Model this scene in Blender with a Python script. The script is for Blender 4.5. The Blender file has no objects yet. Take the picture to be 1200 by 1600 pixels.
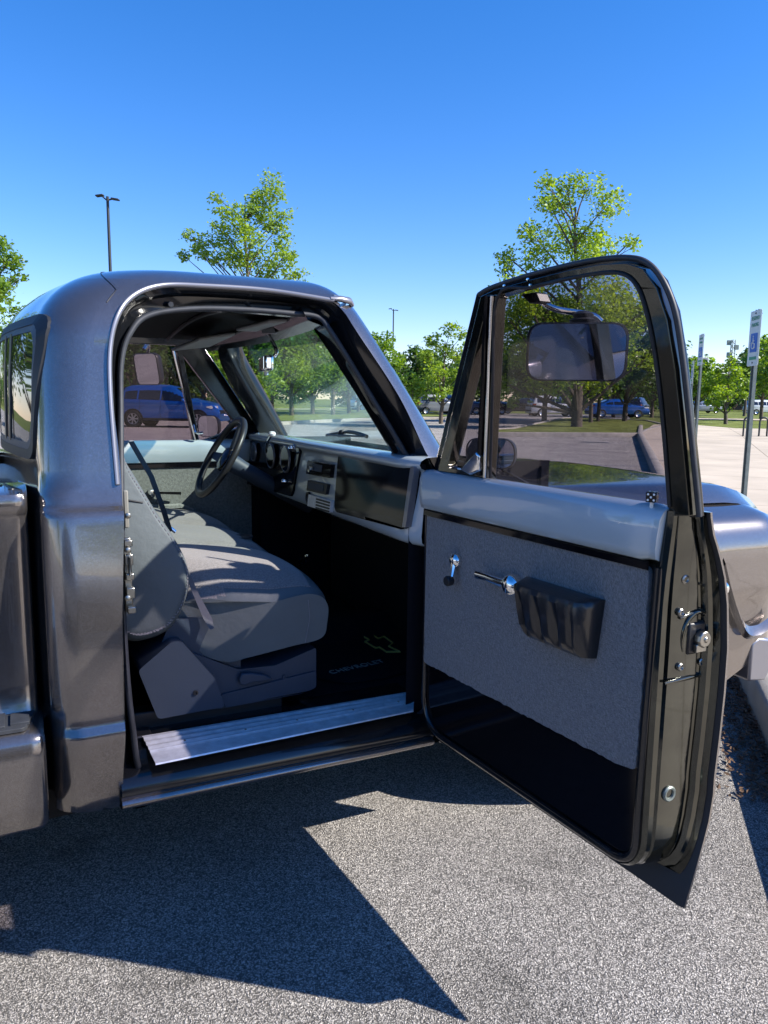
import bpy, bmesh, math, random
from math import radians, sin, cos, pi, sqrt, atan2
from mathutils import Vector, Matrix, noise
from mathutils.geometry import tessellate_polygon

# ------------------------------------------------------------------ camera, sky, sun, exposure
scn = bpy.context.scene
COL = scn.collection
CAMZ = 1.47
FPX = 1195.0                                    # focal length in photo pixels (1200 x 1600)
RX = (0.90133138, 0.05217287, -0.42997644)      # world axes seen from the camera
RY = (-0.43295884, 0.13644704, -0.89102685)
RZ = (0.01218158, 0.98927256, 0.1455727)
ROT = Matrix((RX, RY, RZ))
cam_d = bpy.data.cameras.new('camera'); cam = bpy.data.objects.new('camera', cam_d); COL.objects.link(cam)
cam_d.sensor_fit = 'VERTICAL'; cam_d.sensor_height = 32.0; cam_d.lens = FPX / 1600 * 32.0
cam_d.clip_start = 0.05; cam_d.clip_end = 3000
cam.matrix_world = Matrix.Translation((0, 0, CAMZ)) @ ROT.to_4x4()
scn.camera = cam
SUN = Vector((1.0, -0.77, 1.0)).normalized()
elev = math.asin(SUN.z); azim = atan2(SUN.x, SUN.y)
w = bpy.data.worlds.new('World'); scn.world = w; w.use_nodes = True
nt = w.node_tree; nt.nodes.clear()
out = nt.nodes.new('ShaderNodeOutputWorld'); bg = nt.nodes.new('ShaderNodeBackground')
sky = nt.nodes.new('ShaderNodeTexSky'); sky.sky_type = 'NISHITA'; sky.sun_disc = False
sky.sun_elevation = elev; sky.sun_rotation = azim
sky.air_density = 1.0; sky.dust_density = 0.15; sky.ozone_density = 3.0; sky.altitude = 300
hs = nt.nodes.new('ShaderNodeHueSaturation'); hs.inputs['Saturation'].default_value = 1.35
tn = nt.nodes.new('ShaderNodeMixRGB'); tn.blend_type = 'MULTIPLY'; tn.inputs[0].default_value = 1; tn.inputs[2].default_value = (.97, .87, 1.06, 1)
nt.links.new(sky.outputs[0], hs.inputs['Color']); nt.links.new(hs.outputs[0], tn.inputs[1]); nt.links.new(tn.outputs[0], bg.inputs[0])
bg.inputs[1].default_value = 0.12
nt.links.new(bg.outputs[0], out.inputs[0])
sd = bpy.data.lights.new('sun', 'SUN'); sd.energy = 5.0; sd.angle = radians(0.53); sd.color = (1.0, 0.95, 0.87)
so = bpy.data.objects.new('sun', sd); COL.objects.link(so)
so.rotation_euler = SUN.to_track_quat('Z', 'Y').to_euler()
scn.view_settings.view_transform = 'Standard'; scn.view_settings.look = 'None'
scn.view_settings.exposure = 0.92; scn.view_settings.gamma = 1.0
scn.cycles.max_bounces = 10; scn.cycles.transparent_max_bounces = 24
scn.cycles.caustics_reflective = False; scn.cycles.caustics_refractive = False

rnd = random.Random(7)
# ------------------------------------------------------------------ reading places off the photo's perspective
def ray(px, py):
    return ROT @ Vector((px - 600, 800 - py, -FPX))
O = Vector((0, 0, CAMZ))
def on_x(px, py, x): d = ray(px, py); return O + d * (x / d.x)
def on_y(px, py, y): d = ray(px, py); return O + d * (y / d.y)
def on_z(px, py, z): d = ray(px, py); return O + d * ((z - CAMZ) / d.z)
def gh(x, y):                                   # the lot rises gently away from the truck
    return 0.3 * min(max(0.43 * x + 0.9 * y - 6, 0), 20) / 20
def on_g(px, py):
    P = on_z(px, py, 0)
    d = ray(px, py)
    if d.z >= -1e-4: return O + d.normalized() * 300
    for i in range(40):
        P = on_z(px, py, gh(P.x, P.y) * .5 + P.z * .5)
    return P
def at_depth(px, depth, z=None):                # spot on the ground under picture column px
    d = ray(px, 620); d = d * (depth / FPX)
    return Vector((d.x, d.y, gh(d.x, d.y) if z is None else z))
def lerp(a, b, t): return a + (b - a) * t
def table(tb):
    def f(z):
        if z <= tb[0][0]: return tb[0][1]
        for (a, va), (b, vb) in zip(tb, tb[1:]):
            if z <= b: return lerp(va, vb, (z - a) / (b - a))
        return tb[-1][1]
    return f
def smooth_table(tb, r=0.02):
    f = table(tb)
    return lambda z: (f(z - r) + f(z - r / 2) + f(z) + f(z + r / 2) + f(z + r)) / 5

# ------------------------------------------------------------------ mesh helpers
class MB:
    def __init__(s): s.v = []; s.f = []; s.m = []; s.mi = 0
    def add(s, vs, fs):
        n = len(s.v); s.v += [tuple(v) for v in vs]
        s.f += [tuple(i + n for i in f) for f in fs]; s.m += [s.mi] * len(fs); return s
    def box(s, c, d, rot=None, taper=None):
        vs = []
        for k in (-1, 1):
            for j in (-1, 1):
                for i in (-1, 1):
                    t = 1 if (taper is None or k < 0) else taper
                    v = Vector((i * d[0] / 2 * t, j * d[1] / 2 * t, k * d[2] / 2))
                    if rot: v = rot @ v
                    vs.append(Vector(c) + v)
        return s.add(vs, [(0, 2, 3, 1), (4, 5, 7, 6), (0, 1, 5, 4), (2, 6, 7, 3), (0, 4, 6, 2), (1, 3, 7, 5)])
    def loft(s, rows, closed=False, cap=False):
        n = len(rows[0]); vs = [p for r in rows for p in r]; fs = []
        for i in range(len(rows) - 1):
            for j in range(n if closed else n - 1):
                k = (j + 1) % n
                fs.append((i * n + j, i * n + k, (i + 1) * n + k, (i + 1) * n + j))
        if cap:
            fs.append(tuple(range(n))[::-1]); fs.append(tuple((len(rows) - 1) * n + j for j in range(n)))
        return s.add(vs, fs)
    def tube(s, path, r, n=8, cap=True, flat=None, up=None):
        path = [Vector(p) for p in path]; rows = []
        prev = None
        for i, p in enumerate(path):
            t = (path[min(i + 1, len(path) - 1)] - path[max(i - 1, 0)]).normalized()
            if up is not None: a = (Vector(up) - t * t.dot(Vector(up))).normalized()
            elif prev is None: a = t.orthogonal().normalized()
            else: a = (prev - t * t.dot(prev)).normalized()
            prev = a; b = t.cross(a)
            rr = r[i] if isinstance(r, (list, tuple)) else r
            rows.append([p + a * (cos(2 * pi * k / n) * rr) + b * (sin(2 * pi * k / n) * rr * (flat or 1)) for k in range(n)])
        return s.loft(rows, True, cap)
    def lathe(s, c, axis, prof, n=20, cap=True):
        axis = Vector(axis).normalized(); a = axis.orthogonal().normalized(); b = axis.cross(a)
        rows = [[Vector(c) + axis * h + (a * cos(2 * pi * k / n) + b * sin(2 * pi * k / n)) * max(r, 1e-5) for k in range(n)] for h, r in prof]
        return s.loft(rows, True, cap)
    def prism(s, loops, f0, f1):
        """outline with holes (2-D loops), mapped to two sides by f0, f1"""
        tris = tessellate_polygon([[Vector((p[0], p[1], 0)) for p in L] for L in loops])
        flat = [p for L in loops for p in L]; n = len(flat)
        s.add([f0(*p) for p in flat] + [f1(*p) for p in flat],
              [tuple(t) for t in tris] + [tuple(i + n for i in t)[::-1] for t in tris])
        k = 0
        for L in loops:
            m = len(L)
            vs = [f0(*p) for p in L] + [f1(*p) for p in L]
            s.add(vs, [(i, (i + 1) % m, m + (i + 1) % m, m + i) for i in range(m)]); k += m
        return s
    def build(s, name, mat, parent=None, smooth=35, bevel=None, base=None, seg=2, merge=True, fixn=True):
        me = bpy.data.meshes.new(name); me.from_pydata(s.v, [], s.f)
        mats = mat if isinstance(mat, (list, tuple)) else [mat]
        for m in mats: me.materials.append(m)
        if len(mats) > 1: me.polygons.foreach_set('material_index', s.m)
        if merge or fixn:
            bm = bmesh.new(); bm.from_mesh(me)
            if merge: bmesh.ops.remove_doubles(bm, verts=bm.verts, dist=2e-5)
            if fixn: bmesh.ops.recalc_face_normals(bm, faces=bm.faces)
            bm.to_mesh(me); bm.free()
        if smooth:
            me.polygons.foreach_set('use_smooth', [True] * len(me.polygons))
            me.set_sharp_from_angle(angle=radians(smooth))
        o = bpy.data.objects.new(name, me); COL.objects.link(o)
        if base is not None: o.matrix_basis = Matrix.Translation(base)
        if parent: put(o, parent)
        if bevel:
            b = o.modifiers.new('bevel', 'BEVEL'); b.width = bevel; b.segments = seg; b.limit_method = 'ANGLE'; b.angle_limit = radians(40)
            b.harden_normals = False
        return o
WORLD_ROOTS = {}
def put(o, parent):
    o.parent = parent
    if parent.name in WORLD_ROOTS: o.matrix_parent_inverse = Matrix.Translation(WORLD_ROOTS[parent.name]).inverted()
def tag(o, label=None, cat=None, group=None, kind=None):
    if label: o['label'] = label
    if cat: o['category'] = cat
    if group: o['group'] = group
    if kind: o['kind'] = kind
    return o
def empty(name, loc=(0, 0, 0), rz=0, world=False):
    o = bpy.data.objects.new(name, None); COL.objects.link(o); o.location = loc; o.rotation_euler = (0, 0, rz)
    o.empty_display_size = .2
    if world: WORLD_ROOTS[o.name] = Vector(loc)
    return o
CH = {}
def copy_tree(o, parent=None):
    c = o.copy(); COL.objects.link(c)
    if parent: c.parent = parent
    for ch in [x for x in list(COL.objects) if x.parent == o]: copy_tree(ch, c)
    return c
def spline(pts, n=8, closed=False):
    pts = [Vector(p) for p in pts]; out = []; m = len(pts)
    for i in range(m if closed else m - 1):
        if closed: p0, p1, p2, p3 = pts[(i - 1) % m], pts[i], pts[(i + 1) % m], pts[(i + 2) % m]
        else: p0, p1, p2, p3 = pts[max(i - 1, 0)], pts[i], pts[i + 1], pts[min(i + 2, m - 1)]
        for k in range(n):
            t = k / n
            out.append(0.5 * ((2 * p1) + (p2 - p0) * t + (2 * p0 - 5 * p1 + 4 * p2 - p3) * t * t + (3 * p1 - p0 - 3 * p2 + p3) * t ** 3))
    if not closed: out.append(pts[-1])
    return out
def resample(pts, n):
    L = [0]
    for a, b in zip(pts, pts[1:]): L.append(L[-1] + (b - a).length)
    out = []; j = 0
    for k in range(n):
        s = L[-1] * k / (n - 1)
        while j < len(L) - 2 and L[j + 1] < s: j += 1
        d = L[j + 1] - L[j]; out.append(pts[j].lerp(pts[j + 1], (s - L[j]) / d if d > 0 else 0))
    return out
def round_poly(pts, r, n=5):
    """2-D polygon with rounded corners; r number or list"""
    out = []; m = len(pts)
    for i in range(m):
        p = Vector(pts[i][:2]); a = Vector(pts[i - 1][:2]); b = Vector(pts[(i + 1) % m][:2])
        rr = r[i] if isinstance(r, (list, tuple)) else r
        if rr <= 0: out.append(tuple(p)); continue
        da = (a - p); db = (b - p); q = min(rr, da.length * .49, db.length * .49)
        s = p + da.normalized() * q; e = p + db.normalized() * q
        for k in range(n + 1):
            t = k / n; v = s * (1 - t) ** 2 + p * 2 * t * (1 - t) + e * t * t
            out.append((v.x, v.y))
    return out

# ------------------------------------------------------------------ materials
M = {}
def mat(name, base=(.5, .5, .5), rough=.5, metal=0, coat=0, spec=.5, bump=None, vary=None, sheen=0, coatr=.03, extra=None):
    m = bpy.data.materials.new(name); m.use_nodes = True; N = m.node_tree; b = N.nodes['Principled BSDF']
    b.inputs['Base Color'].default_value = (*base, 1); b.inputs['Roughness'].default_value = rough
    b.inputs['Metallic'].default_value = metal; b.inputs['Coat Weight'].default_value = coat
    b.inputs['Coat Roughness'].default_value = coatr; b.inputs['Specular IOR Level'].default_value = spec
    b.inputs['Sheen Weight'].default_value = sheen
    tc = N.nodes.new('ShaderNodeTexCoord')
    if vary:                                   # (scale, amount, detail)
        n = N.nodes.new('ShaderNodeTexNoise'); n.inputs['Scale'].default_value = vary[0]; n.inputs['Detail'].default_value = vary[2] if len(vary) > 2 else 5
        r = N.nodes.new('ShaderNodeMapRange'); r.inputs['From Min'].default_value = .3; r.inputs['From Max'].default_value = .7
        r.inputs['To Min'].default_value = 1 - vary[1]; r.inputs['To Max'].default_value = 1 + vary[1]
        x = N.nodes.new('ShaderNodeVectorMath'); x.operation = 'SCALE'; x.inputs[0].default_value = base
        N.links.new(tc.outputs['Object'], n.inputs['Vector']); N.links.new(n.outputs[0], r.inputs[0])
        N.links.new(r.outputs[0], x.inputs['Scale']); N.links.new(x.outputs[0], b.inputs['Base Color'])
    if bump:                                   # (scale, strength, distance)
        n = N.nodes.new('ShaderNodeTexNoise'); n.inputs['Scale'].default_value = bump[0]; n.inputs['Detail'].default_value = 4
        u = N.nodes.new('ShaderNodeBump'); u.inputs['Strength'].default_value = bump[1]; u.inputs['Distance'].default_value = bump[2]
        N.links.new(tc.outputs['Object'], n.inputs['Vector']); N.links.new(n.outputs[0], u.inputs['Height']); N.links.new(u.outputs[0], b.inputs['Normal'])
    M[name] = m; return m
def paint(name, base, flake, metal=.7, rough=.32, dust=.25):
    """metallic flake paint under clear coat, with a little road dust"""
    m = mat(name, base, rough, metal, 1.0); N = m.node_tree; b = N.nodes['Principled BSDF']
    tc = N.nodes.new('ShaderNodeTexCoord')
    v = N.nodes.new('ShaderNodeTexVoronoi'); v.inputs['Scale'].default_value = 1100
    r = N.nodes.new('ShaderNodeMixRGB'); r.inputs[1].default_value = (*base, 1); r.inputs[2].default_value = (*flake, 1)
    p = N.nodes.new('ShaderNodeMath'); p.operation = 'POWER'; p.inputs[1].default_value = 3.5
    sp = N.nodes.new('ShaderNodeSeparateColor')
    N.links.new(tc.outputs['Object'], v.inputs['Vector']); N.links.new(v.outputs['Color'], sp.inputs[0]); N.links.new(sp.outputs[0], p.inputs[0])
    N.links.new(p.outputs[0], r.inputs[0])
    n = N.nodes.new('ShaderNodeTexNoise'); n.inputs['Scale'].default_value = 7; n.inputs['Detail'].default_value = 9; n.inputs['Roughness'].default_value = .72
    q = N.nodes.new('ShaderNodeMapRange'); q.inputs['From Min'].default_value = .45; q.inputs['From Max'].default_value = .75; q.inputs['To Max'].default_value = dust
    n2 = N.nodes.new('ShaderNodeTexVoronoi'); n2.inputs['Scale'].default_value = 55
    q2 = N.nodes.new('ShaderNodeMapRange'); q2.inputs['From Min'].default_value = .05; q2.inputs['From Max'].default_value = .10; q2.inputs['To Min'].default_value = 1.6; q2.inputs['To Max'].default_value = 0
    mx = N.nodes.new('ShaderNodeMath'); mx.operation = 'MAXIMUM'
    du = N.nodes.new('ShaderNodeMixRGB'); du.inputs[2].default_value = (.30, .28, .26, 1)
    N.links.new(tc.outputs['Object'], n.inputs['Vector']); N.links.new(tc.outputs['Object'], n2.inputs['Vector'])
    N.links.new(n.outputs[0], q.inputs[0]); N.links.new(n2.outputs[0], q2.inputs[0])
    N.links.new(q.outputs[0], mx.inputs[0]); N.links.new(q2.outputs[0], mx.inputs[1])
    s = N.nodes.new('ShaderNodeMath'); s.operation = 'MULTIPLY'; s.inputs[1].default_value = .35
    N.links.new(mx.outputs[0], s.inputs[0]); N.links.new(s.outputs[0], du.inputs[0]); N.links.new(r.outputs[0], du.inputs[1])
    N.links.new(du.outputs[0], b.inputs['Base Color'])
    cr = N.nodes.new('ShaderNodeMapRange'); cr.inputs['To Min'].default_value = .02; cr.inputs['To Max'].default_value = .22
    N.links.new(mx.outputs[0], cr.inputs[0]); N.links.new(cr.outputs[0], b.inputs['Coat Roughness'])
    bn = N.nodes.new('ShaderNodeTexNoise'); bn.inputs['Scale'].default_value = 5
    bu = N.nodes.new('ShaderNodeBump'); bu.inputs['Strength'].default_value = .08; bu.inputs['Distance'].default_value = .01
    N.links.new(tc.outputs['Object'], bn.inputs['Vector']); N.links.new(bn.outputs[0], bu.inputs['Height']); N.links.new(bu.outputs[0], b.inputs['Coat Normal'])
    return m
def glass(name, tint, refl=1.0, film=0.0, filmcol=(.6, .62, .66)):
    m = bpy.data.materials.new(name); m.use_nodes = True; N = m.node_tree; N.nodes.clear()
    o = N.nodes.new('ShaderNodeOutputMaterial'); mx = N.nodes.new('ShaderNodeMixShader')
    t = N.nodes.new('ShaderNodeBsdfTransparent'); t.inputs[0].default_value = (*tint, 1)
    g = N.nodes.new('ShaderNodeBsdfGlossy'); g.inputs['Roughness'].default_value = .005; g.inputs[0].default_value = (refl, refl, refl, 1)
    lw = N.nodes.new('ShaderNodeLayerWeight'); lw.inputs[0].default_value = .5
    p = N.nodes.new('ShaderNodeMath'); p.operation = 'POWER'; p.inputs[1].default_value = 5
    a = N.nodes.new('ShaderNodeMath'); a.operation = 'MULTIPLY_ADD'; a.inputs[1].default_value = .95; a.inputs[2].default_value = .045
    N.links.new(lw.outputs['Facing'], p.inputs[0]); N.links.new(p.outputs[0], a.inputs[0]); N.links.new(a.outputs[0], mx.inputs[0])
    N.links.new(g.outputs[0], mx.inputs[2])
    src = t.outputs[0]
    if film:                                   # thin film over the pane; on the windshield it paints in pale reflections
        d = N.nodes.new('ShaderNodeBsdfDiffuse'); d.inputs[0].default_value = (*filmcol, 1)
        tc = N.nodes.new('ShaderNodeTexCoord'); n = N.nodes.new('ShaderNodeTexNoise'); n.inputs['Scale'].default_value = 6; n.inputs['Detail'].default_value = 8
        r = N.nodes.new('ShaderNodeMapRange'); r.inputs['From Min'].default_value = .35; r.inputs['From Max'].default_value = .75; r.inputs['To Min'].default_value = film * .3; r.inputs['To Max'].default_value = film * 1.6
        m2 = N.nodes.new('ShaderNodeMixShader')
        N.links.new(tc.outputs['Object'], n.inputs['Vector']); N.links.new(n.outputs[0], r.inputs[0]); N.links.new(r.outputs[0], m2.inputs[0])
        N.links.new(t.outputs[0], m2.inputs[1]); N.links.new(d.outputs[0], m2.inputs[2]); src = m2.outputs[0]
    N.links.new(src, mx.inputs[1]); N.links.new(mx.outputs[0], o.inputs[0])
    M[name] = m; return m
def leafmat(name, a, b, trans=.35):
    m = bpy.data.materials.new(name); m.use_nodes = True; N = m.node_tree; N.nodes.clear()
    o = N.nodes.new('ShaderNodeOutputMaterial'); mx = N.nodes.new('ShaderNodeMixShader'); mx.inputs[0].default_value = trans
    ge = N.nodes.new('ShaderNodeNewGeometry'); c = N.nodes.new('ShaderNodeMixRGB')
    c.inputs[1].default_value = (*a, 1); c.inputs[2].default_value = (*b, 1)
    N.links.new(ge.outputs['Random Per Island'], c.inputs[0])
    d = N.nodes.new('ShaderNodeBsdfPrincipled'); d.inputs['Roughness'].default_value = .45; d.inputs['Specular IOR Level'].default_value = .4
    t = N.nodes.new('ShaderNodeBsdfTranslucent')
    hs = N.nodes.new('ShaderNodeHueSaturation'); hs.inputs['Value'].default_value = 2.0; hs.inputs['Saturation'].default_value = 1.15; hs.inputs['Hue'].default_value = .485
    N.links.new(c.outputs[0], d.inputs['Base Color']); N.links.new(c.outputs[0], hs.inputs['Color']); N.links.new(hs.outputs[0], t.inputs[0])
    N.links.new(d.outputs[0], mx.inputs[1]); N.links.new(t.outputs[0], mx.inputs[2]); N.links.new(mx.outputs[0], o.inputs[0])
    M[name] = m; return m

paint('charcoal_paint', (.172, .153, .144), (.34, .33, .34), .84, .20)
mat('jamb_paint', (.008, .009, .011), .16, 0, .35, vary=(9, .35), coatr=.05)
mat('jamb_green', (.046, .048, .038), .09, .85, 1.0, bump=(5, .25, .02), vary=(14, .3), coatr=.05)
mat('blue_grey_paint', (.43, .505, .55), .22, 0, 1.0, vary=(3, .05))
mat('door_carpet', (.20, .195, .195), .95, 0, 0, .15, bump=(330, 1, .006), vary=(150, .35), sheen=.5)
mat('floor_carpet', (.012, .013, .018), .95, 0, 0, .1, bump=(300, .8, .004))
mat('driver_carpet', (.19, .20, .19), .95, 0, 0, .15, bump=(300, .9, .004), vary=(90, .25), sheen=.3)
mat('vinyl', (.115, .132, .138), .45, 0, 0, .25, bump=(34, .35, .006), vary=(5, .12))
mat('seat_cloth', (.21, .195, .19), .95, 0, 0, .2, bump=(500, .6, .002), vary=(220, .25), sheen=.3)
mat('seat_plastic', (.036, .050, .074), .5, 0, 0, .4, bump=(380, .3, .001), vary=(4, .1))
mat('thread', (.24, .23, .25), .8)
mat('rubber', (.018, .019, .022), .55, 0, 0, .4)
mat('seal_rubber', (.035, .038, .045), .5, 0, 0, .4, vary=(30, .2))
mat('chrome', (.86, .87, .88), .06, 1)
mat('steel', (.34, .33, .30), .32, 1, bump=(40, .2, .002))
mat('black_leather', (.02, .02, .022), .4, bump=(200, .2, .001))
mat('aluminium', (.78, .80, .83), .38, .35, vary=(40, .15))
mat('drip_metal', (.22, .22, .25), .35, .6, .5)
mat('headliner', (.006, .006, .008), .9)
mat('black_gloss', (.004, .004, .006), .08, 0, 0, .28)
mat('black_plastic', (.012, .012, .014), .4, bump=(200, .15, .001))
mat('visor', (.30, .30, .31), .7)
mat('cream', (.22, .21, .18), .5)
mat('strap', (.10, .10, .115), .7, bump=(500, .5, .001))
mat('mat_gold', (.75, .55, .12), .8)
mat('mat_grey', (.4, .38, .33), .8)
mat('white_dot', (.8, .8, .78), .4)
mat('red_glass', (.35, .02, .02), .15, 0, 1)
mat('mirror', (.82, .84, .88), .004, 1)
mat('dark_void', (.004, .004, .005), .9)
glass('door_glass', (.65, .615, .64), .7, film=.005)
glass('driver_glass', (.64, .57, .60), .35)
glass('windshield_glass', (.92, .985, .965), .9, film=.085, filmcol=(.5, .78, .80))  # aqua film puts the glass reflections into the pane colour
glass('windshield_band', (.42, .62, .74), .9)
mat('rear_glass', (.02, .025, .025), .02, 0, 0, .5)
mat('car_glass', (.012, .014, .018), .03, 0, 1)
mat('tyre', (.02, .02, .021), .8)
mat('alloy', (.45, .46, .48), .3, .9)
mat('lens', (.75, .78, .8), .08, .3, 1)
mat('bark', (.10, .078, .058), .9, bump=(30, .8, .02), vary=(12, .35))
mat('galv', (.22, .25, .23), .5, .55, vary=(20, .15))
mat('sign_white', (.66, .70, .66), .4)
mat('sign_blue', (.02, .12, .48), .4)
mat('sign_green', (.05, .28, .17), .4)
mat('pole_dark', (.02, .024, .026), .5)
leafmat('leaf_bright', (.13, .22, .03), (.27, .37, .06), .42)
leafmat('leaf_mid', (.085, .17, .025), (.19, .29, .045), .4)
leafmat('leaf_dark', (.035, .085, .017), (.09, .155, .03), .3)
# ------------------------------------------------------------------ the pickup truck
YC = 3.0
truck = empty('pickup_truck', (1.2, 3.0, 0), world=True)
tag(truck, 'dark charcoal vintage pickup truck with its passenger door wide open', 'pickup truck')
_yo = smooth_table([(.30, 2.085), (.365, 2.07), (.45, 2.04), (.56, 2.006), (.60, 1.998), (.625, 2.014), (.66, 2.012), (.80, 2.0), (.93, 2.0),
              (1.03, 2.010), (1.11, 2.022), (1.165, 2.030), (1.180, 2.036), (1.188, 2.066), (1.24, 2.085), (1.32, 2.10), (1.46, 2.13), (1.60, 2.16)], .005)
def yo(z):
    if z <= 1.60: return _yo(z)
    t = min((z - 1.60) / .25, 1); return 2.16 + .32 * (1 - sqrt(1 - t * t))
def side_pt(px, py, off=0):
    z = 1.2
    for _ in range(25):
        P = on_y(px, py, yo(min(z, 1.8)) + off); z = P.z
    return P
def mir(p): return Vector((p[0], 2 * YC - p[1], p[2]))

# outer edge of the door opening, then the inner seal, both read clockwise from the bottom rear corner
A_px = [(199, 1258), (195, 1130), (192, 950), (190, 760), (176, 620), (176, 540), (190, 490), (216, 462), (256, 449), (320, 450), (420, 457), (500, 467),
        (531, 480), (560, 522), (624, 620), (662, 700), (690, 760), (705, 900), (705, 1050), (694, 1150), (640, 1162), (520, 1187), (400, 1212), (280, 1240)]
B_px = [(225, 1215), (206, 1130), (194, 1000), (190, 850), (188, 650), (189, 565), (203, 520), (232, 493), (300, 483), (380, 484), (455, 490), (495, 496),
        (517, 520), (565, 597), (650, 740), (672, 800), (680, 850), (681, 950), (679, 1050), (668, 1095), (640, 1122), (520, 1160), (400, 1192), (290, 1218)]
Araw = [side_pt(*p) for p in A_px]
Braw = [side_pt(*p, .075 if p[1] < 1100 else .055) for p in B_px]
Ac = spline(Araw, 8, True); Bc = spline(Braw, 8, True)
J = MB(); nA = len(Ac); rows = []
for f, dy in ((0, 0), (0.0, .012), (.25, .022), (.35, .05), (.8, .056), (.86, .03), (1, None)):
    r = []
    for a, b in zip(Ac, Bc):
        p = a.lerp(b, f)
        if dy is not None: p.y = lerp(a.y, p.y, .3) + dy
        r.append(p)
    rows.append(r)
rows.append([Vector((b.x, b.y + .10, b.z)) for b in Bc])
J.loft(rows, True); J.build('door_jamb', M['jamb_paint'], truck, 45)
S = MB(); S.tube([(b + Vector((0, -.006, 0))) for b in Bc] + [Bc[0] + Vector((0, -.006, 0))], .0085, 8, False); S.build('door_seal', M['seal_rubber'], truck, 60)
# rain gutter strip: up the rear of the opening and forward over the door
drip = spline([side_pt(*p, -.004) for p in [(184, 757), (173, 620), (173, 540), (187, 488), (214, 459), (256, 446), (320, 447), (420, 454), (522, 470)]], 10)
S = MB(); S.tube(drip, .0075, 8, True, flat=.7); S.build('drip_rail', M['drip_metal'], truck, 60)

# --- cab hull: rings in plan, rounded rear corners, bowed back wall
XB0 = .045
def hull_ring(z, xs, full=False):
    """points from the passenger side at x = xs round the back to the driver side"""
    t = max(0, (z - 1.60) / .25); k = 1 - sqrt(max(0, 1 - min(t, 1) ** 2))
    ys = yo(z) if t <= 0 else 2.16 + .32 * k
    xb = XB0 + .02 * max(0, (z - 1.25)) + .30 * k
    r = .105 + .025 * min(1, max(0, (z - 1.3) / .3)) + .10 * k
    if z < 1.24: r = .075
    pts = []
    xc = xb + r; yc = ys + r
    for i in range(4): pts.append(Vector((lerp(xs, max(xc, min(xs, xc)), i / 4), ys, z)))
    for i in range(9):
        a = i / 8 * pi / 2; pts.append(Vector((xc - r * sin(a), yc - r * cos(a), z)))
    for i in range(1, 9):
        y = lerp(yc, YC, i / 8); u = 1 - (i / 8)
        pts.append(Vector((xb - .085 * (1 - u * u) * (1 - .5 * k), y, z)))
    m = [mir(p) for p in pts[:-1]][::-1]
    return pts + m
BDX = table([(0, .165), (1.3, .165), (1.5, .182), (1.62, .20), (1.69, .225), (1.74, .27), (1.775, .325), (1.79, .36)])
zs = [.365, .40, .45, .50, .55, .58, .597, .606, .618, .630, .66, .72, .80, .90, 1.0, 1.08, 1.14, 1.165, 1.174, 1.180, 1.184, 1.188, 1.192, 1.20, 1.22, 1.24, 1.28, 1.34, 1.42, 1.50, 1.57, 1.62, 1.65, 1.68, 1.71, 1.74, 1.76, 1.775, 1.79]
H = MB(); H.loft([hull_ring(z, BDX(z)) for z in zs])
# bottom roll-under
r0 = hull_ring(.365, .165); H.loft([[Vector((p.x + .03, p.y + (.05 if p.y < YC else -.05), .33)) for p in r0], r0])
# side skin from opening edge to hull
nrear = next(i for i, p in enumerate(Ac) if (Ac[i] - Araw[12]).length < 1e-6)
Asub = Ac[:nrear + 1]
Bd = []
for p in Asub:
    if p.z < 1.60 and p.x < .3: Bd.append((BDX(p.z), p.z))
    else: Bd.append(None)
first = Bd.index(None); m_ = len(Bd) - first
zf = Bd[first - 1][1]
path = [Vector((BDX(z), z, 0)) for z in [zf + (1.79 - zf) * i / 20 for i in range(21)]]
xr = sum(1 for p in Asub[first:] if p.x < .40)
pr = resample(path, xr + 1)[1:]
for i in range(m_):
    if i < xr: Bd[first + i] = (pr[i].x, pr[i].y)
    else: Bd[first + i] = (max(.36, Asub[first + i].x + .0), 1.79)
rows = []
Av = [p for p in Asub if p.x < .3 and p.z < 1.60]
xa = table(sorted([(p.z, p.x) for p in Av]))
zl = [z for z in zs if z < Av[-1].z] + [Av[-1].z]
rv = [[Vector((lerp(xa(z), BDX(z), k / 5), yo(z), z)) for k in range(6)] for z in zl]
H.loft(rv); H.loft([[mir(p) for p in r] for r in rv])
r1 = [Vector((p.x, p.y + .05, .33)) for p in rv[0]]; H.loft([r1, rv[0]])
for a, (bx, bz) in list(zip(Asub, Bd))[len(Av) - 1:]:
    rows.append([Vector((lerp(a.x, bx, k / 5), yo(lerp(a.z, bz, k / 5)), lerp(a.z, bz, k / 5))) for k in range(6)])
H.loft(rows); H.loft([[mir(p) for p in r] for r in rows])
cabs = H.build('cab_shell', M['charcoal_paint'], truck, 40)

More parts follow.
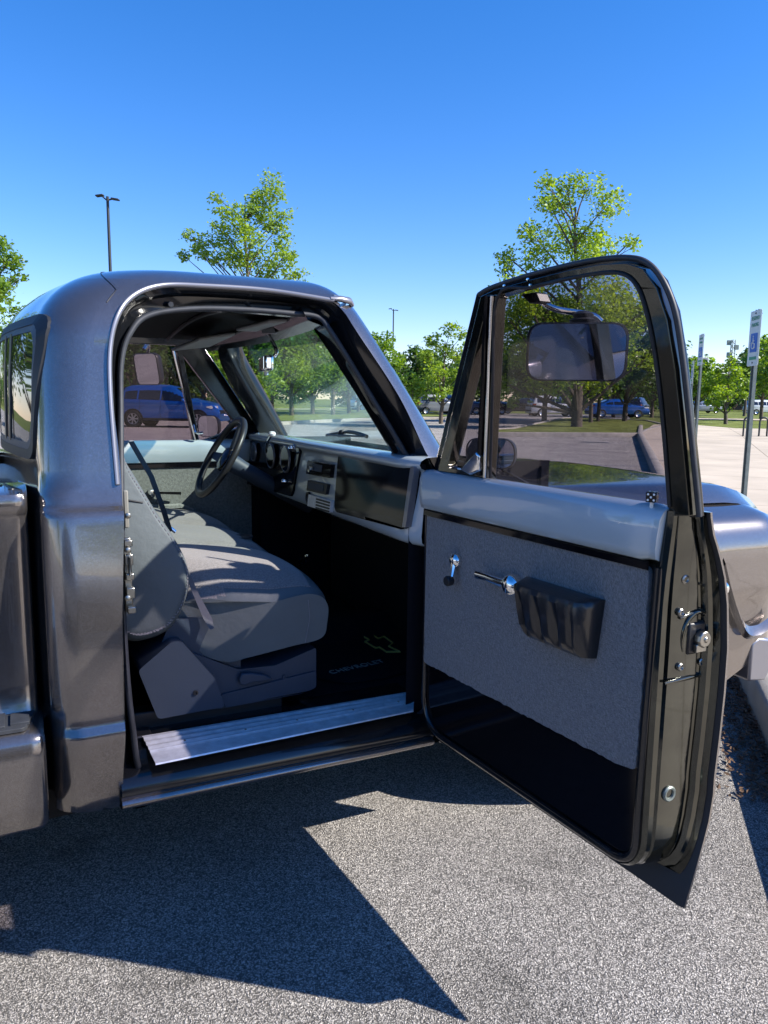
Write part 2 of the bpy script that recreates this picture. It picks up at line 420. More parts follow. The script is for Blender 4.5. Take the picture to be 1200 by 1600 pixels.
# roof
XF = .995
def roof_ring(z, th=None, shrink=0):
    t = min((z - 1.60) / .25, 1); k = 1 - sqrt(max(0, 1 - t * t))
    xq = XB0 + .02 * (z - 1.25) + .30 * k + .13 + .10 * k + .005; xq = max(.36, xq)
    base = hull_ring(z, xq)
    c = Vector(((.36 + XF) / 2, YC, 0)); out_ = []
    ys = base[0].y
    xf = XF - .12 * k
    fr = .055
    for i in range(7): out_.append(Vector((lerp(xf - fr, xq, i / 7), ys, z)))
    out_ += base[:]
    for i in range(1, 8): out_.append(Vector((lerp(xq, xf - fr, i / 7), 2 * YC - ys, z)))
    for i in range(1, 8):
        a = i / 8 * pi / 2; out_.append(Vector((xf - fr + fr * sin(a), 2 * YC - ys - fr + fr * cos(a), z)))
    for i in range(0, 13): out_.append(Vector((xf + .03 * sin(pi * i / 12), lerp(2 * YC - ys - fr, ys + fr, i / 12), z)))
    for i in range(1, 8):
        a = i / 8 * pi / 2; out_.append(Vector((xf - fr + fr * cos(a), ys + fr - fr * sin(a), z)))
    return out_
rz = [1.79, 1.80, 1.81, 1.82, 1.83, 1.838, 1.844, 1.848, 1.85]
R_ = MB(); rr = [roof_ring(z) for z in rz]
last = rr[-1]; cen = Vector((.55, YC, 0))
for s, zz in ((.8, 1.859), (.55, 1.867), (.3, 1.872), (.02, 1.874)):
    rr.append([Vector((lerp(cen.x, p.x, s), lerp(cen.y, p.y, s), zz)) for p in last])
# front lip rolls under to the header
lip = [Vector((p.x, p.y, p.z)) for p in rr[0]]
under = []
for p in lip:
    q = p.copy()
    if p.x > .84: q.z = 1.79 - .035 * min(1, (p.x - .84) / .06)
    under.append(q)
under2 = [Vector((q.x - .05, lerp(cen.y, q.y, .97), q.z - .008)) if q.x > .84 else Vector((q.x, lerp(cen.y, q.y, .97), q.z)) for q in under]
R_.loft([under2, under] + rr, True); R_.build('roof', M['charcoal_paint'], truck, 50)
def xqz(z):
    k = 1 - sqrt(max(0, 1 - min((z - 1.6) / .25, 1) ** 2)); return max(.36, XB0 + .02 * (z - 1.25) + .30 * k + .13 + .10 * k + .005) if z > 1.79 else BDX(z)
sp1 = []
for i in range(15):
    z = lerp(1.715, 1.846, (i / 14) ** .8); q_ = 2.2 + 8.8 * i / 14; r_ = hull_ring(z, xqz(z)); a_ = int(q_); sp1.append(r_[a_].lerp(r_[a_ + 1], q_ - a_) + Vector((0, 0, .0005)))
sm = MB(); sm.tube(sp1, .0017, 5); sm.build('roof_seam', M['black_plastic'], truck, 60)
sm = MB(); sm.tube([side_pt(516, 466, -.012), side_pt(532, 467, -.01), side_pt(546, 470, .0), side_pt(550, 476, .03)], [.006, .011, .012, .009], 8, flat=.8); sm.build('rail_end', M['drip_metal'], truck, 60)
# headliner with two bows
hl = MB(); g = []
for i in range(13):
    x = lerp(.21, .90, i / 12); g.append([Vector((x, lerp(2.31, 3.69, j / 12), 1.735 + .055 * sin(pi * j / 12) * sin(pi * (i + 1) / 14))) for j in range(13)])
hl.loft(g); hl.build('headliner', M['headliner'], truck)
for x in (.42, .66):
    b = MB(); b.tube([(x, lerp(2.28, 3.72, j / 14), 1.73 + .045 * sin(pi * j / 14)) for j in range(15)], .008, 6); b.build('roof_bow', M['seal_rubber'], truck)
hd = MB()   # header above the windshield
for i in range(1):
    rws = []
    for j in range(13):
        y = lerp(2.25, 3.75, j / 12); bx = .06 * sin(pi * j / 12)
        rws.append([Vector((.80 + bx, y, 1.745)), Vector((.82 + bx, y, 1.705)), Vector((.87 + bx, y, 1.69)), Vector((.93 + bx, y, 1.715)), Vector((.95 + bx, y, 1.77))])
    hd.loft(rws)
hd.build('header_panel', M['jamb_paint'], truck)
# rear window: rubber gasket, aluminium slider frame and panes following the bowed back wall
def back(y, z, off):
    r = hull_ring(z, .165); best = None
    for a, b in zip(r[4:], r[5:]):
        if (a.y - y) * (b.y - y) <= 0 and a.x < .165:
            t = (y - a.y) / (b.y - a.y) if b.y != a.y else 0
            return Vector((lerp(a.x, b.x, t) - off, y, z))
    return Vector((XB0 - off, y, z))
def wrap_ring(lo, oy, oz, t0, t1, name, m, parent, off):
    b = MB(); L1 = round_poly(lo, .06, 5); L2 = round_poly([(lo[0][0] + oy, lo[0][1] + oz), (lo[1][0] - oy, lo[1][1] + oz), (lo[2][0] - oy, lo[2][1] - oz), (lo[3][0] + oy, lo[3][1] - oz)], .05, 5)
    def dense(L):
        o = []
        for i in range(len(L)):
            a, c = L[i], L[(i + 1) % len(L)]; k = max(1, int(math.hypot(a[0] - c[0], a[1] - c[1]) / .08))
            o += [(lerp(a[0], c[0], q / 8), lerp(a[1], c[1], q / 8)) for q in range(8)]
        return o
    D1, D2 = dense(L1), dense(L2)
    b.loft([[back(*p, -.01) for p in D1], [back(*p, off) for p in D1], [back(*p, off) for p in D2], [back(*p, -.01) for p in D2]], True)
    return b.build(name, m, parent, 45)
W0 = [(2.20, 1.300), (3.80, 1.300), (3.80, 1.682), (2.20, 1.682)]
rw = wrap_ring(W0, .028, .026, 0, 0, 'rear_window', M['rubber'], truck, .007)
W1 = [(2.225, 1.324), (3.775, 1.324), (3.775, 1.658), (2.225, 1.658)]
wrap_ring(W1, .02, .02, 0, 0, 'window_frame', M['seat_plastic'], rw, .005)
gp = MB()
gp.loft([[back(lerp(2.24, 3.76, j / 20), z, .003) for j in range(21)] for z in (1.338, 1.42, 1.5, 1.58, 1.645)]); gp.build('window_pane', M['rear_glass'], rw)
for y in (2.52, 2.62, 3.0, 3.4):
    b = MB(); b.loft([[back(y, z, 0), back(y, z, .006), back(y + .03, z, .006), back(y + .03, z, 0)] for z in (1.338, 1.42, 1.52, 1.645)]); b.build('window_bar', M['black_plastic'], rw)

# --- A pillars and windshield
Wp = [side_pt(*p, .07) for p in [(549, 478), (578, 520), (641, 620), (684, 690), (700, 718)]]
Wc = resample(spline(Wp, 6), 20)
Af = resample(Ac[nrear:next(i for i, p in enumerate(Ac) if (p - Araw[16]).length < 1e-6)], 20)
for side in (0, 1):
    f = mir if side else (lambda p: p)
    b = MB(); b.loft([[f(a), f(a.lerp(c, .35) + Vector((.006, -.010, .004))), f(a.lerp(c, .75) + Vector((.006, -.006, .004))), f(c), f(c + Vector((.0, .045, 0)))] for a, c in zip(Af, Wc)])
    b.build('windshield_pillar', M['charcoal_paint'], truck, 60)
    b = MB(); b.tube([f(c + Vector((-.008, .05, -.006))) for c in Wc], .013, 6, flat=.6); b.build('windshield_seal', M['rubber'], truck, 60)
    # inner trim of the pillar
    b = MB(); b.loft([[f(c + Vector((-.006, .062, -.012))), f(c + Vector((-.035, .085, -.03))), f(c + Vector((-.075, .075, -.05))), f(c + Vector((-.11, .055, -.07)))] for c in Wc]); b.build('pillar_trim', M['jamb_paint'], truck, 60)
wt, wb = Wc[0] + Vector((0, .05, 0)), Wc[-1] + Vector((0, .05, -.02))
def ws(u, v, o=0):        # u across, v up
    a = wb.lerp(wt, v); y = lerp(a.y, 2 * YC - a.y, u)
    return Vector((a.x + (.13 - .05 * v) * (1 - (2 * u - 1) ** 2) + o, y, a.z + o * .6))
for nm, v0, v1, m_name in (('windshield', 0, .86, 'windshield_glass'), ('windshield_tint_band', .86, 1, 'windshield_band')):
    b = MB()
    fr = [[ws(i / 24, lerp(v0, v1, j / 6)) for i in range(25)] for j in range(7)]
    bk = [[ws(i / 24, lerp(v0, v1, j / 6), .005) for i in range(25)] for j in range(7)]
    b.loft(fr); b.loft(bk)
    b.build(nm, M[m_name], truck, 60, fixn=False)
ck = MB()     # cowl in front of the windshield
ck.loft([[ws(i / 24, 0) + Vector((dx, 0, dz)) for i in range(25)] for dx, dz in ((-.03, -.01), (.0, -.003), (.03, -.012), (.10, -.03), (.20, -.045), (.215, -.08))]); ck.build('cowl_panel', M['charcoal_paint'], truck)
# wiper parked at the foot of the glass
wp = MB(); a0 = ws(.28, .015, .02); a1 = ws(.62, .05, .02)
wp.tube(spline([on_x(510, 680, 1.33), on_x(525, 677, 1.34), on_x(545, 675, 1.345), on_x(562, 678, 1.34), on_x(573, 682, 1.33)], 4), [.006] * 8 + [.009] * 9, 6); wp.tube([on_x(512, 680, 1.32), on_x(571, 682, 1.32)], .005, 6) 
wi = wp.build('wiper', M['black_plastic'], truck)
b = MB(); b.lathe(on_x(534, 676, 1.34), (0, 0, 1), [(-.02, .02), (.0, .018), (.012, .010), (.014, 0)], 10); b.build('wiper_pivot', M['black_plastic'], wi)

# --- rocker panel, sill and floor
rk = MB(); rws = []
for t in [i / 12 for i in range(13)]:
    x = lerp(.208, 1.16, t)
    rws.append([Vector((x, y, z)) for y, z in ((2.06, .402), (2.036, .400), (2.020, .397), (2.012, .390), (2.012, .382), (2.022, .372), (2.045, .362), (2.085, .352), (2.15, .352))])
rk.loft(rws); rk.build('rocker_panel', M['charcoal_paint'], truck, 50)
pl_in = [on_z(*p, .492) for p in ((222, 1150), (648, 1079))]; pl_out = [on_z(*p, .487) for p in ((243, 1193), (646, 1110))]
sp = MB(); n = 24; rws = []
for k in range(n + 1):
    t = k / n; a = pl_in[0].lerp(pl_out[0], t); c = pl_in[1].lerp(pl_out[1], t)
    hgt = (.0035 if (k // 2) % 2 and .08 < t < .62 else 0)
    a.x -= .012 * sin(t * pi) * 0
    rws.append([a.lerp(c, q / 8) + Vector((0, 0, hgt)) for q in range(9)])
rws.append([p + Vector((0, -.002, -.004)) for p in rws[n]])
sp.loft(rws); sill = sp.build('sill_plate', M['aluminium'], truck, 30)
for t in (.12, .33, .52, .74, .93):
    b = MB(); c = pl_in[0].lerp(pl_in[1], t).lerp(pl_out[0].lerp(pl_out[1], t), .45); b.lathe(c + Vector((0, 0, .001)), (0, 0, 1), [(0, .005), (.002, .0045), (.003, .002), (.003, 0)], 10); b.build('screw', M['steel'], sill)
lg = MB(); rws = []    # sill ledge under the plate: black jamb down to the rocker
for t in [i / 12 for i in range(13)]:
    x = lerp(.21, 1.17, t); rws.append([Vector((x, y, z)) for y, z in ((2.32, .40), (2.30, .483), (2.155, .483), (2.135, .478), (2.12, .463), (2.075, .452), (2.055, .444), (2.040, .430), (2.034, .412), (2.034, .396))])
lg.loft(rws); lg.build('sill_ledge', M['jamb_paint'], truck, 50)
fl = MB()
fl.loft([[Vector((x, y, z)) for y in (2.12, 2.5, 2.85, 2.93, 3.07, 3.15, 3.5, 3.85)] for x, z in ((.08, .455), (.9, .45), (1.5, .45), (1.6, .60), (1.62, .9), (1.62, 1.25))])
for i, v in enumerate(fl.v):
    if 2.9 < v[1] < 3.1: fl.v[i] = (v[0], v[1], v[2] + .08)
fl.build('floor_carpet', M['floor_carpet'], truck, 60)
for f in (lambda p: p, mir):   # kick panels ahead of both doors
    kp = MB(); kp.loft([[f(Vector((1.10, 2.10, z))), f(Vector((1.2, 2.12, z))), f(Vector((1.66, 2.13, z)))] for z in (.42, .8, 1.27)])
    kp.build('kick_panel', M['floor_carpet'], truck, 60)
rwl = MB(); rwl.loft([[Vector((.14, y, z)) for y in (2.32, 3, 3.68)] for z in (.44, 1.2, 1.68)]); rwl.build('rear_wall_trim', M['floor_carpet'], truck)
# striker plate and hardware on the rear of the opening
stp = MB(); c0 = side_pt(193, 850, .022); c1 = side_pt(199, 955, .022)
for i in range(5):
    p = c0.lerp(c1, i / 4); stp.box(p + Vector((.012, .012 + .004 * (i % 2), 0)), (.022, .02, .018 + .012 * (i % 2)))
stp.box(c0.lerp(c1, .5) + Vector((.01, .03, 0)), (.02, .010, .20)); stp.box(c0.lerp(c1, .45) + Vector((.012, .004, .02)), (.006, .02, .05))
stp.build('striker_plate', M['steel'], truck, bevel=.003)
b = MB(); b.box(side_pt(192, 790, .03) + Vector((.008, 0, -.01)), (.012, .006, .10)); b.build('hinge_bracket', M['cream'], truck, bevel=.003)
for py in (806, 860, 935):
    b = MB(); b.lathe(side_pt(193, py, .024) + Vector((.01, 0, 0)), (0, -1, 0), [(0, .008), (.006, .008), (.008, .004), (.008, 0)], 8); b.build('bolt', M['steel'], truck)

# --- bench seat: cushion, backrest, plastic base
def seat_sec(prof, ys, mod):
    b = MB(); b.loft([[mod(Vector((x, y, z)), y, i / (len(ys) - 1)) for x, z in prof] for i, y in enumerate(ys)], True, True); return b
ysn = [2.235, 2.245, 2.275, 2.33, 2.45, 2.60, 2.70, 2.74, 2.78, 2.95, 3.1, 3.2, 3.24, 3.28, 3.42, 3.55, 3.67, 3.72, 3.745]
def closed_profile(pts, n=6): return [(p.x, p.y) for p in spline([Vector((a, c, 0)) for a, c in pts], n, True)]
cush = closed_profile([(.38, .80), (.36, .90), (.45, .955), (.60, .945), (.74, .925), (.83, .895), (.885, .84), (.885, .76), (.865, .705), (.76, .69), (.62, .672), (.54, .665), (.46, .70)])
cc = Vector((.62, 0, .80))
def cmod(p, y, t):
    e = min(abs(y - 2.235), abs(3.745 - y)); s = 1 if e > .045 else .90 + .10 * sqrt(max(0, 1 - ((.045 - e) / .045) ** 2))
    g = .022 * (math.exp(-((y - 2.74) / .028) ** 2) + math.exp(-((y - 3.24) / .028) ** 2))
    up = 1 if p.z > .84 else 0
    q = Vector((cc.x + (p.x - cc.x) * s, y + .07 * min(1, max(0, (.56 - p.x) / .16)) * (1 if e < .3 and y < 3 else 0) + .012 * (1 - abs(p.z - .80) / .1 if False else 0), cc.z + (p.z - cc.z) * s - (g if p.z > .80 else 0)))
    if p.z > .70:
        ed_ = max(0, 1 - (y - 2.225) / .15); q.z -= .085 * ed_ ** 1.8 * min(1, max(0, (p.z - .72) / .2)) * (1 if p.x < .7 else max(.35, 1 - (p.x - .7) / .25))
    if up: q.z += .012 * sin(pi * ((y - 2.24) % .5) / .5)
    return q
seat = MB(); rws = []
ysf = [2.225 + .0035 * k * k for k in range(4)] + [2.27 + i * .03 for i in range(49)] + [3.73, 3.742, 3.745]
rws = [[cmod(Vector((x, y, z)), y, 0) for x, z in cush] for y in ysf]
seat.loft(rws, True, True)
# cloth on top, vinyl on sides and front
fm = []
for f in seat.f:
    c = sum((Vector(seat.v[i]) for i in f), Vector()) / len(f)
    fm.append(1 if (c.z > .80 and c.y > 2.252 and .38 < c.x < .83) else 0)
seat.m = fm
sc = seat.build('seat_cushion', [M['vinyl'], M['seat_cloth']], truck, 60, fixn=True)
st = MB()
top_edge = [p for p in rws[6] if p.z > .86 and p.x < .86 and p.x > .40]
te = resample(sorted([p for r_ in (rws[3],) for p in r_ if p.z > .80 and .42 < p.x < .84], key=lambda p: p.x), 90)
for i in range(0, 88, 2): st.tube([te[i] + Vector((0, -.002, .003)), te[i + 1] + Vector((0, -.002, .003))], .0016, 4)
st.tube([Vector((.81, 2.2235, .84)), Vector((.815, 2.2225, .78)), Vector((.80, 2.224, .70))], .0015, 4)
st.build('stitching', M['thread'], sc)
bk_ = closed_profile([(.185, 1.38), (.245, 1.375), (.275, 1.30), (.31, 1.235), (.355, 1.15), (.41, 1.06), (.445, .98), (.452, .91), (.425, .83), (.385, .775), (.32, .752), (.26, .76), (.22, .82), (.20, .95), (.18, 1.15), (.165, 1.30)])
cb = Vector((.30, 0, 1.05))
def bmod(p, y):
    e = min(abs(y - 2.212), abs(3.745 - y)); s = 1 if e > .11 else .80 + .20 * sqrt(max(0, 1 - ((.11 - e) / .11) ** 2))
    g = .03 * (math.exp(-((y - 2.74) / .03) ** 2) + math.exp(-((y - 3.24) / .03) ** 2))
    return Vector((cb.x + (p.x - cb.x) * s - (g if p.x > .25 else 0), y, cb.z + (p.z - cb.z) * s - .035 * (1 if False else 0)))
ysb = [2.212, 2.2135, 2.218, 2.228, 2.24, 2.262, 2.29] + [2.32 + i * .035 for i in range(40)] + [3.72, 3.735, 3.745]
rb = [[bmod(Vector((x, y, z)), y) for x, z in bk_] for y in ysb]
bb = MB(); bb.loft(rb, True, True); fm = []
for f in bb.f:
    c = sum((Vector(bb.v[i]) for i in f), Vector()) / len(f); fm.append(1 if (c.y > 2.30 and c.x > .24) else 0)
bb.m = fm
sb = bb.build('backrest', [M['vinyl'], M['seat_cloth']], truck, 60)
st = MB(); edge = [p + Vector((.002, -.0015, 0)) for p in rb[2] if p.x > .235]
edge = sorted(edge, key=lambda p: -p.z)
# dashed twin seams
for i in range(len(edge) - 1):
    a, c = edge[i], edge[i + 1]; k = max(1, int((c - a).length / .009))
    for q in range(k):
        for off in ((0, .013) if a.z > 1.0 else (0,)):
            s0 = a.lerp(c, q / k) - Vector((off, off * .25, 0)); s1 = a.lerp(c, (q + .6) / k) - Vector((off, off * .25, 0)); st.tube([s0, s1], .0017, 4)
st.build('stitching', M['thread'], sb)
st = MB(); st.tube([Vector((.22, 2.2115, 1.165)), Vector((.27, 2.2115, 1.185)), Vector((.315, 2.2125, 1.175))], .003, 5); st.build('seam', M['rubber'], sb)
ba = MB()
q2 = lambda L, y: [(P.x, P.z) for P in (on_y(px, py, y) for px, py in L)]
ba.prism([round_poly(q2([(300, 1020), (372, 1046), (430, 1040), (494, 1012), (494, 1074), (470, 1084), (352, 1106), (300, 1112)], 2.245), .008, 4)], lambda x, z: Vector((x, 2.245, z)), lambda x, z: Vector((x, 3.74, z)))
ba.prism([round_poly(q2([(268, 1003), (284, 1002), (336, 1060), (352, 1104), (247, 1124), (216, 1048)], 2.212), .012, 4)], lambda x, z: Vector((x, 2.212, z)), lambda x, z: Vector((x, 3.70, z)))
fi = MB(); fi.prism([round_poly([(.36, .74), (.39, .81), (.50, .81), (.60, .70), (.60, .60), (.36, .60)], .01, 3)], lambda x, z: Vector((x, 2.262, z)), lambda x, z: Vector((x, 3.70, z)))
sbse = ba.build('seat_base', M['seat_plastic'], truck, 30, bevel=.01, seg=3)
fi.build('seat_bracket', M['seat_plastic'], sbse, 30)
b = MB(); b.prism([round_poly(q2([(345, 1085), (494, 1048), (494, 1074), (470, 1084), (352, 1106)], 2.24), .008, 3)], lambda x, z: Vector((x, 2.238, z)), lambda x, z: Vector((x, 2.30, z)))
b.build('base_skirt', M['seat_plastic'], sbse, 30, bevel=.004)
b = MB(); hp = [on_y(*p, 2.240) for p in ((372, 1058), (376, 1050), (392, 1049), (412, 1052), (424, 1058), (410, 1062), (390, 1064), (380, 1069), (373, 1066))]
b.loft([[p + Vector((0, 0, 0)) for p in hp], [p + Vector((0, -.018, 0)) for p in hp]], True, True); b.build('recline_lever', M['seat_plastic'], sbse, 30, bevel=.004)
for px, py, r in ((306, 1083, .0075), (445, 1058, .007), (380, 1062, .006)):
    b = MB(); c = on_y(px, py, 2.207 if px == 306 else 2.238); b.lathe(c + Vector((0, -.004 if px == 380 else .004, 0)), (0, -1, 0), [(0, r), (.004, r), (.0042, r * .55), (.001, r * .5), (.001, 0)], 12); b.build('screw_hole', M['black_plastic'] if px == 306 else M['seat_plastic'], sbse)
b = MB()     # seat track
b.box((.46, 2.30, .50), (.56, .06, .07)); b.box((.27, 2.26, .478), (.10, .10, .02)); b.build('seat_track', M['black_plastic'], truck, bevel=.006)
b = MB(); b.box((.5, 3.5, .5), (.5, .05, .07)); b.build('seat_track', M['black_plastic'], truck, bevel=.006)
# belt coming down over the side of the cushion
b = MB(); p0 = [on_y(*p, 2.25) for p in ((284, 880), (300, 925), (316, 965), (325, 980))]; p1 = [on_y(*p, 2.25) for p in ((291, 880), (309, 925), (330, 965), (331, 978))]
p0 = [Vector((p.x, lerp(2.262, 2.222, i / 3), p.z)) for i, p in enumerate(p0)]; p1 = [Vector((p.x, lerp(2.262, 2.222, i / 3), p.z)) for i, p in enumerate(p1)]
b.loft([[a, c, c + Vector((0, .003, 0)), a + Vector((0, .003, 0))] for a, c in zip(p0, p1)], True, True); b.build('seat_belt', M['strap'], truck, 30)
b = MB(); bc = [on_y(*p, 2.62) for p in ((200, 690), (232, 745), (252, 800), (262, 832))]
b.loft([[p, p + Vector((.02, .03, .0)), p + Vector((.022, .03, 0)), p + Vector((.002, 0, 0))] for p in bc], True, True); b.build('shoulder_belt', M['rubber'], truck, 30)
b = MB(); b.tube([on_y(262, 822, 2.75), on_y(274, 831, 2.75)], .008, 8, flat=.6); b.build('belt_buckle', M['chrome'], truck)
# cup of the folding console in the middle of the bench
b = MB(); b.lathe((.79, 2.93, .922), (0, 0, 1), [(0, .045), (.006, .044), (.006, .036), (.002, .034), (.002, 0)], 20); b.build('seat_button', M['rubber'], sc)
# --- dashboard
db = MB(); rws = []
for i in range(45):
    y = lerp(2.05, 3.95, i / 44); e = min(i, 44 - i) / 3
    ed = .03 * (1 - min(1, e)) ** 2
    prof = [(1.36, 1.262), (1.22, 1.286), (1.14, 1.297), (1.10, 1.294), (1.083, 1.284), (1.078, 1.272), (1.084, 1.262), (1.098, 1.256), (1.104, 1.245), (1.100, 1.20), (1.094, 1.12), (1.089, 1.05), (1.092, 1.03), (1.105, 1.018), (1.13, 1.012), (1.18, 1.012)]
    rws.append([Vector((x + ed, y, z)) for x, z in prof])
db.loft(rws); dash = db.build('dashboard', M['blue_grey_paint'], truck, 60)
def dpx(px, py, x=1.094): P = on_x(px, py, x); return (P.y, P.z)
def dash_panel(name, pxs, m, x0, depth, parent, bevel=.004, r=.012, xs=1.094):
    L = round_poly([dpx(*p, xs) for p in pxs], r, 4); b = MB()
    fx = lambda z: 1.090 + (z - 1.05) * .070 + (x0 - 1.094)      # follows the slope of the dash face
    b.prism([L], lambda y, z: Vector((fx(z) - depth, y, z)), lambda y, z: Vector((fx(z) + .02, y, z)))
    return b.build(name, m, parent, 40, bevel=bevel)
gb = dash_panel('glove_box_door', [(526, 706), (646, 729), (637, 829), (525, 799)], M['black_gloss'], 1.094, .006, dash, .003, .035)
dash_panel('edge_trim', [(640, 729), (646, 730), (638, 824), (633, 823)], M['drip_metal'], 1.087, .0015, gb, .0015, .003)
cl = dash_panel('gauge_cluster', [(383, 688), (470, 692), (465, 735), (461, 776), (384, 754)], M['black_gloss'], 1.096, .014, dash, .006, .03)
for px, py, r in ((397, 706, .045), (424, 712, .058), (447, 717, .06), (460, 700, .016)):
    c = on_x(px, py, 1.080); b = MB(); b.lathe(c, (-1, 0, 0), [(0, r * 1.05), (.006, r * 1.05), (.009, r), (.006, r * .97), (.004, 0)], 24); ga = b.build('gauge', M['drip_metal'], cl, 40)
    b = MB(); b.lathe(c + Vector((-.0065, 0, 0)), (-1, 0, 0), [(0, r * .9), (.001, r * .9), (.001, 0)], 24); b.build('gauge_face', M['black_gloss'], ga)
for px, py in ((446, 752), (424, 748), (458, 700)):
    c = on_x(px, py, 1.078); b = MB(); b.lathe(c, (-1, 0, 0), [(0, .011), (.014, .010), (.02, .006), (.02, 0)], 12); b.build('knob', M['chrome'], cl)
ra = dash_panel('radio', [(484, 719), (521, 726), (520, 747), (483, 740)], M['black_gloss'], 1.09, .014, dash, .003, .006)
dash_panel('radio_screen', [(493, 724), (508, 727), (507, 738), (493, 735)], M['seat_plastic'], 1.076, .002, ra, .001, .003)
b = MB(); c = on_x(487, 733, 1.076); b.lathe(c, (-1, 0, 0), [(0, .012), (.014, .011), (.014, 0)], 14); b.build('knob', M['chrome'], ra)
st2 = dash_panel('stereo_slot', [(485, 750), (516, 757), (514, 773), (484, 766)], M['black_plastic'], 1.09, .010, dash, .003, .005)
dash_panel('display', [(487, 753), (511, 758), (510, 768), (487, 763)], M['seat_plastic'], 1.08, .002, st2, .001, .003)
vt = dash_panel('heater_panel', [(487, 772), (523, 783), (521, 801), (486, 790)], M['aluminium'], 1.09, .008, dash, .002, .004)
for i in range(4):
    dash_panel('slot', [(500, 778 + i * 4.6), (521, 784 + i * 4.6), (521, 786.5 + i * 4.6), (500, 780.5 + i * 4.6)], M['black_plastic'], 1.082, .003, vt, .0008, .001)
b = MB(); c = on_x(483, 778, 1.09); b.lathe(c, (-1, 0, 0), [(0, .026), (.008, .025), (.008, .018), (.003, .016), (.003, 0)], 20); b.build('vent_ring', M['black_plastic'], dash)
# steering wheel: leather rim seen nearly edge on, column rising to it
swc = on_y(345, 714, 3.45) ; swc.x = max(swc.x, .70)
ax = Vector((-.86, 0, .50)).normalized()
e1 = Vector((0, 1, 0)); e2 = ax.cross(e1)
sw = MB(); n = 48; R0 = .192
rim = [[swc + (e1 * cos(2 * pi * i / n) + e2 * sin(2 * pi * i / n)) * (R0 + .0155 * cos(2 * pi * k / 12)) + ax * .0155 * sin(2 * pi * k / 12) for k in range(12)] for i in range(n)]
sw.loft(rim + [rim[0]], True)
stw = sw.build('steering_wheel', M['black_leather'], truck, 60)
b = MB()
for a in (pi * .0, pi, pi * 1.5, pi * .5 + .001):
    d = e1 * cos(a) + e2 * sin(a); q = ax.cross(d)
    hub = swc - ax * .03
    b.loft([[hub + d * .03 + q * .028 + ax * .004, hub + d * .03 - q * .028 + ax * .004, hub + d * .03 - q * .028 - ax * .006, hub + d * .03 + q * .028 - ax * .006],
            [swc + d * R0 + q * .014 + ax * .002, swc + d * R0 - q * .014 + ax * .002, swc + d * R0 - q * .014 - ax * .006, swc + d * R0 + q * .014 - ax * .006]], True, True) if a != pi * .5 + .001 else None
b.build('spoke', M['black_plastic'], stw, 30)
b = MB(); b.lathe(swc - ax * .045, ax, [(0, .03), (.0, .055), (.02, .06), (.035, .055), (.042, .03), (.043, 0)], 24); b.build('horn_cap', M['black_gloss'], stw)
b = MB()
for k in range(26):
    a = pi * 1.28 + k * .028; p = swc + (e1 * cos(a) + e2 * sin(a)) * (R0 - .0155); b.tube([p - ax * .006, p + ax * .006], .0016, 4)
b.build('lacing', M['white_dot'], stw)
b = MB(); b.tube([swc - ax * .04, swc - ax * .12, swc - ax * .5], [.045, .038, .034], 16); b.build('steering_column', M['seat_plastic'], truck, 50)
b = MB(); k0 = swc - ax * .12; kt = on_x(425, 678, .93); kb = on_x(416, 706, 1.02); b.tube(spline([kb, on_x(417, 692, .97), kt], 6), .006, 8)
shl = b.build('shift_lever', M['chrome'], truck)
b = MB(); b.lathe(kt - Vector((0, 0, .012)), (0, 0, 1), [(0, .006), (.004, .013), (.012, .016), (.02, .012), (.023, 0)], 14); b.build('knob', M['white_dot'], shl)
b = MB(); b.tube([on_x(470, 876, 1.0), on_x(478, 868, 1.0), on_x(483, 868, 1.0), on_x(476, 880, 1.0), on_x(465, 884, 1.0)], .005, 6); b.build('floor_shifter', M['chrome'], truck)
# rear view mirror hanging from the header, sun visors
b = MB(); b.loft([[on_x(px, py, .9) for px, py in ((405, 505), (427, 509), (432, 522), (410, 522))], [on_x(px, py, .86) for px, py in ((405, 505), (427, 509), (432, 522), (410, 522))]], True, True)
rm = b.build('rearview_mirror', M['drip_metal'], truck, 30, bevel=.004)
b = MB(); b.tube(spline([on_x(419, 522, .88), on_x(428, 538, .87), on_x(432, 550, .86), on_x(428, 557, .85)], 6), .007, 8); b.build('mirror_arm', M['chrome'], rm)
b = MB(); mc = on_x(416, 568, .84); rmn = Matrix.Rotation(radians(-10), 3, 'Z'); b.box(mc + Vector((0, .0, 0)), (.035, .16, .055), rmn); b.build('mirror_housing', M['chrome'], rm, 30, bevel=.01, seg=3)
b = MB(); b.box(mc + Vector((-.0185, 0, 0)), (.002, .14, .042), rmn); b.build('mirror_glass', M['mirror'], rm)
b = MB(); b.lathe(mc + Vector((-.01, -.03, -.03)), (0, 0, -1), [(0, .008), (.012, .008), (.014, 0)], 10); b.build('tab', M['white_dot'], rm)
for nm, quad in (('sun_visor', [(.84, 3.62, 1.715), (.80, 3.02, 1.725), (.66, 3.05, 1.70), (.66, 3.60, 1.688)]), ('sun_visor', [(.86, 2.92, 1.735), (.84, 2.50, 1.735), (.78, 2.52, 1.730), (.77, 2.90, 1.732)])):
    b = MB(); L = [Vector(q) for q in quad]; b.loft([L, [p + Vector((0, 0, -.014)) for p in L]], True, True); b.build(nm, M['visor'], truck, 30, bevel=.006)

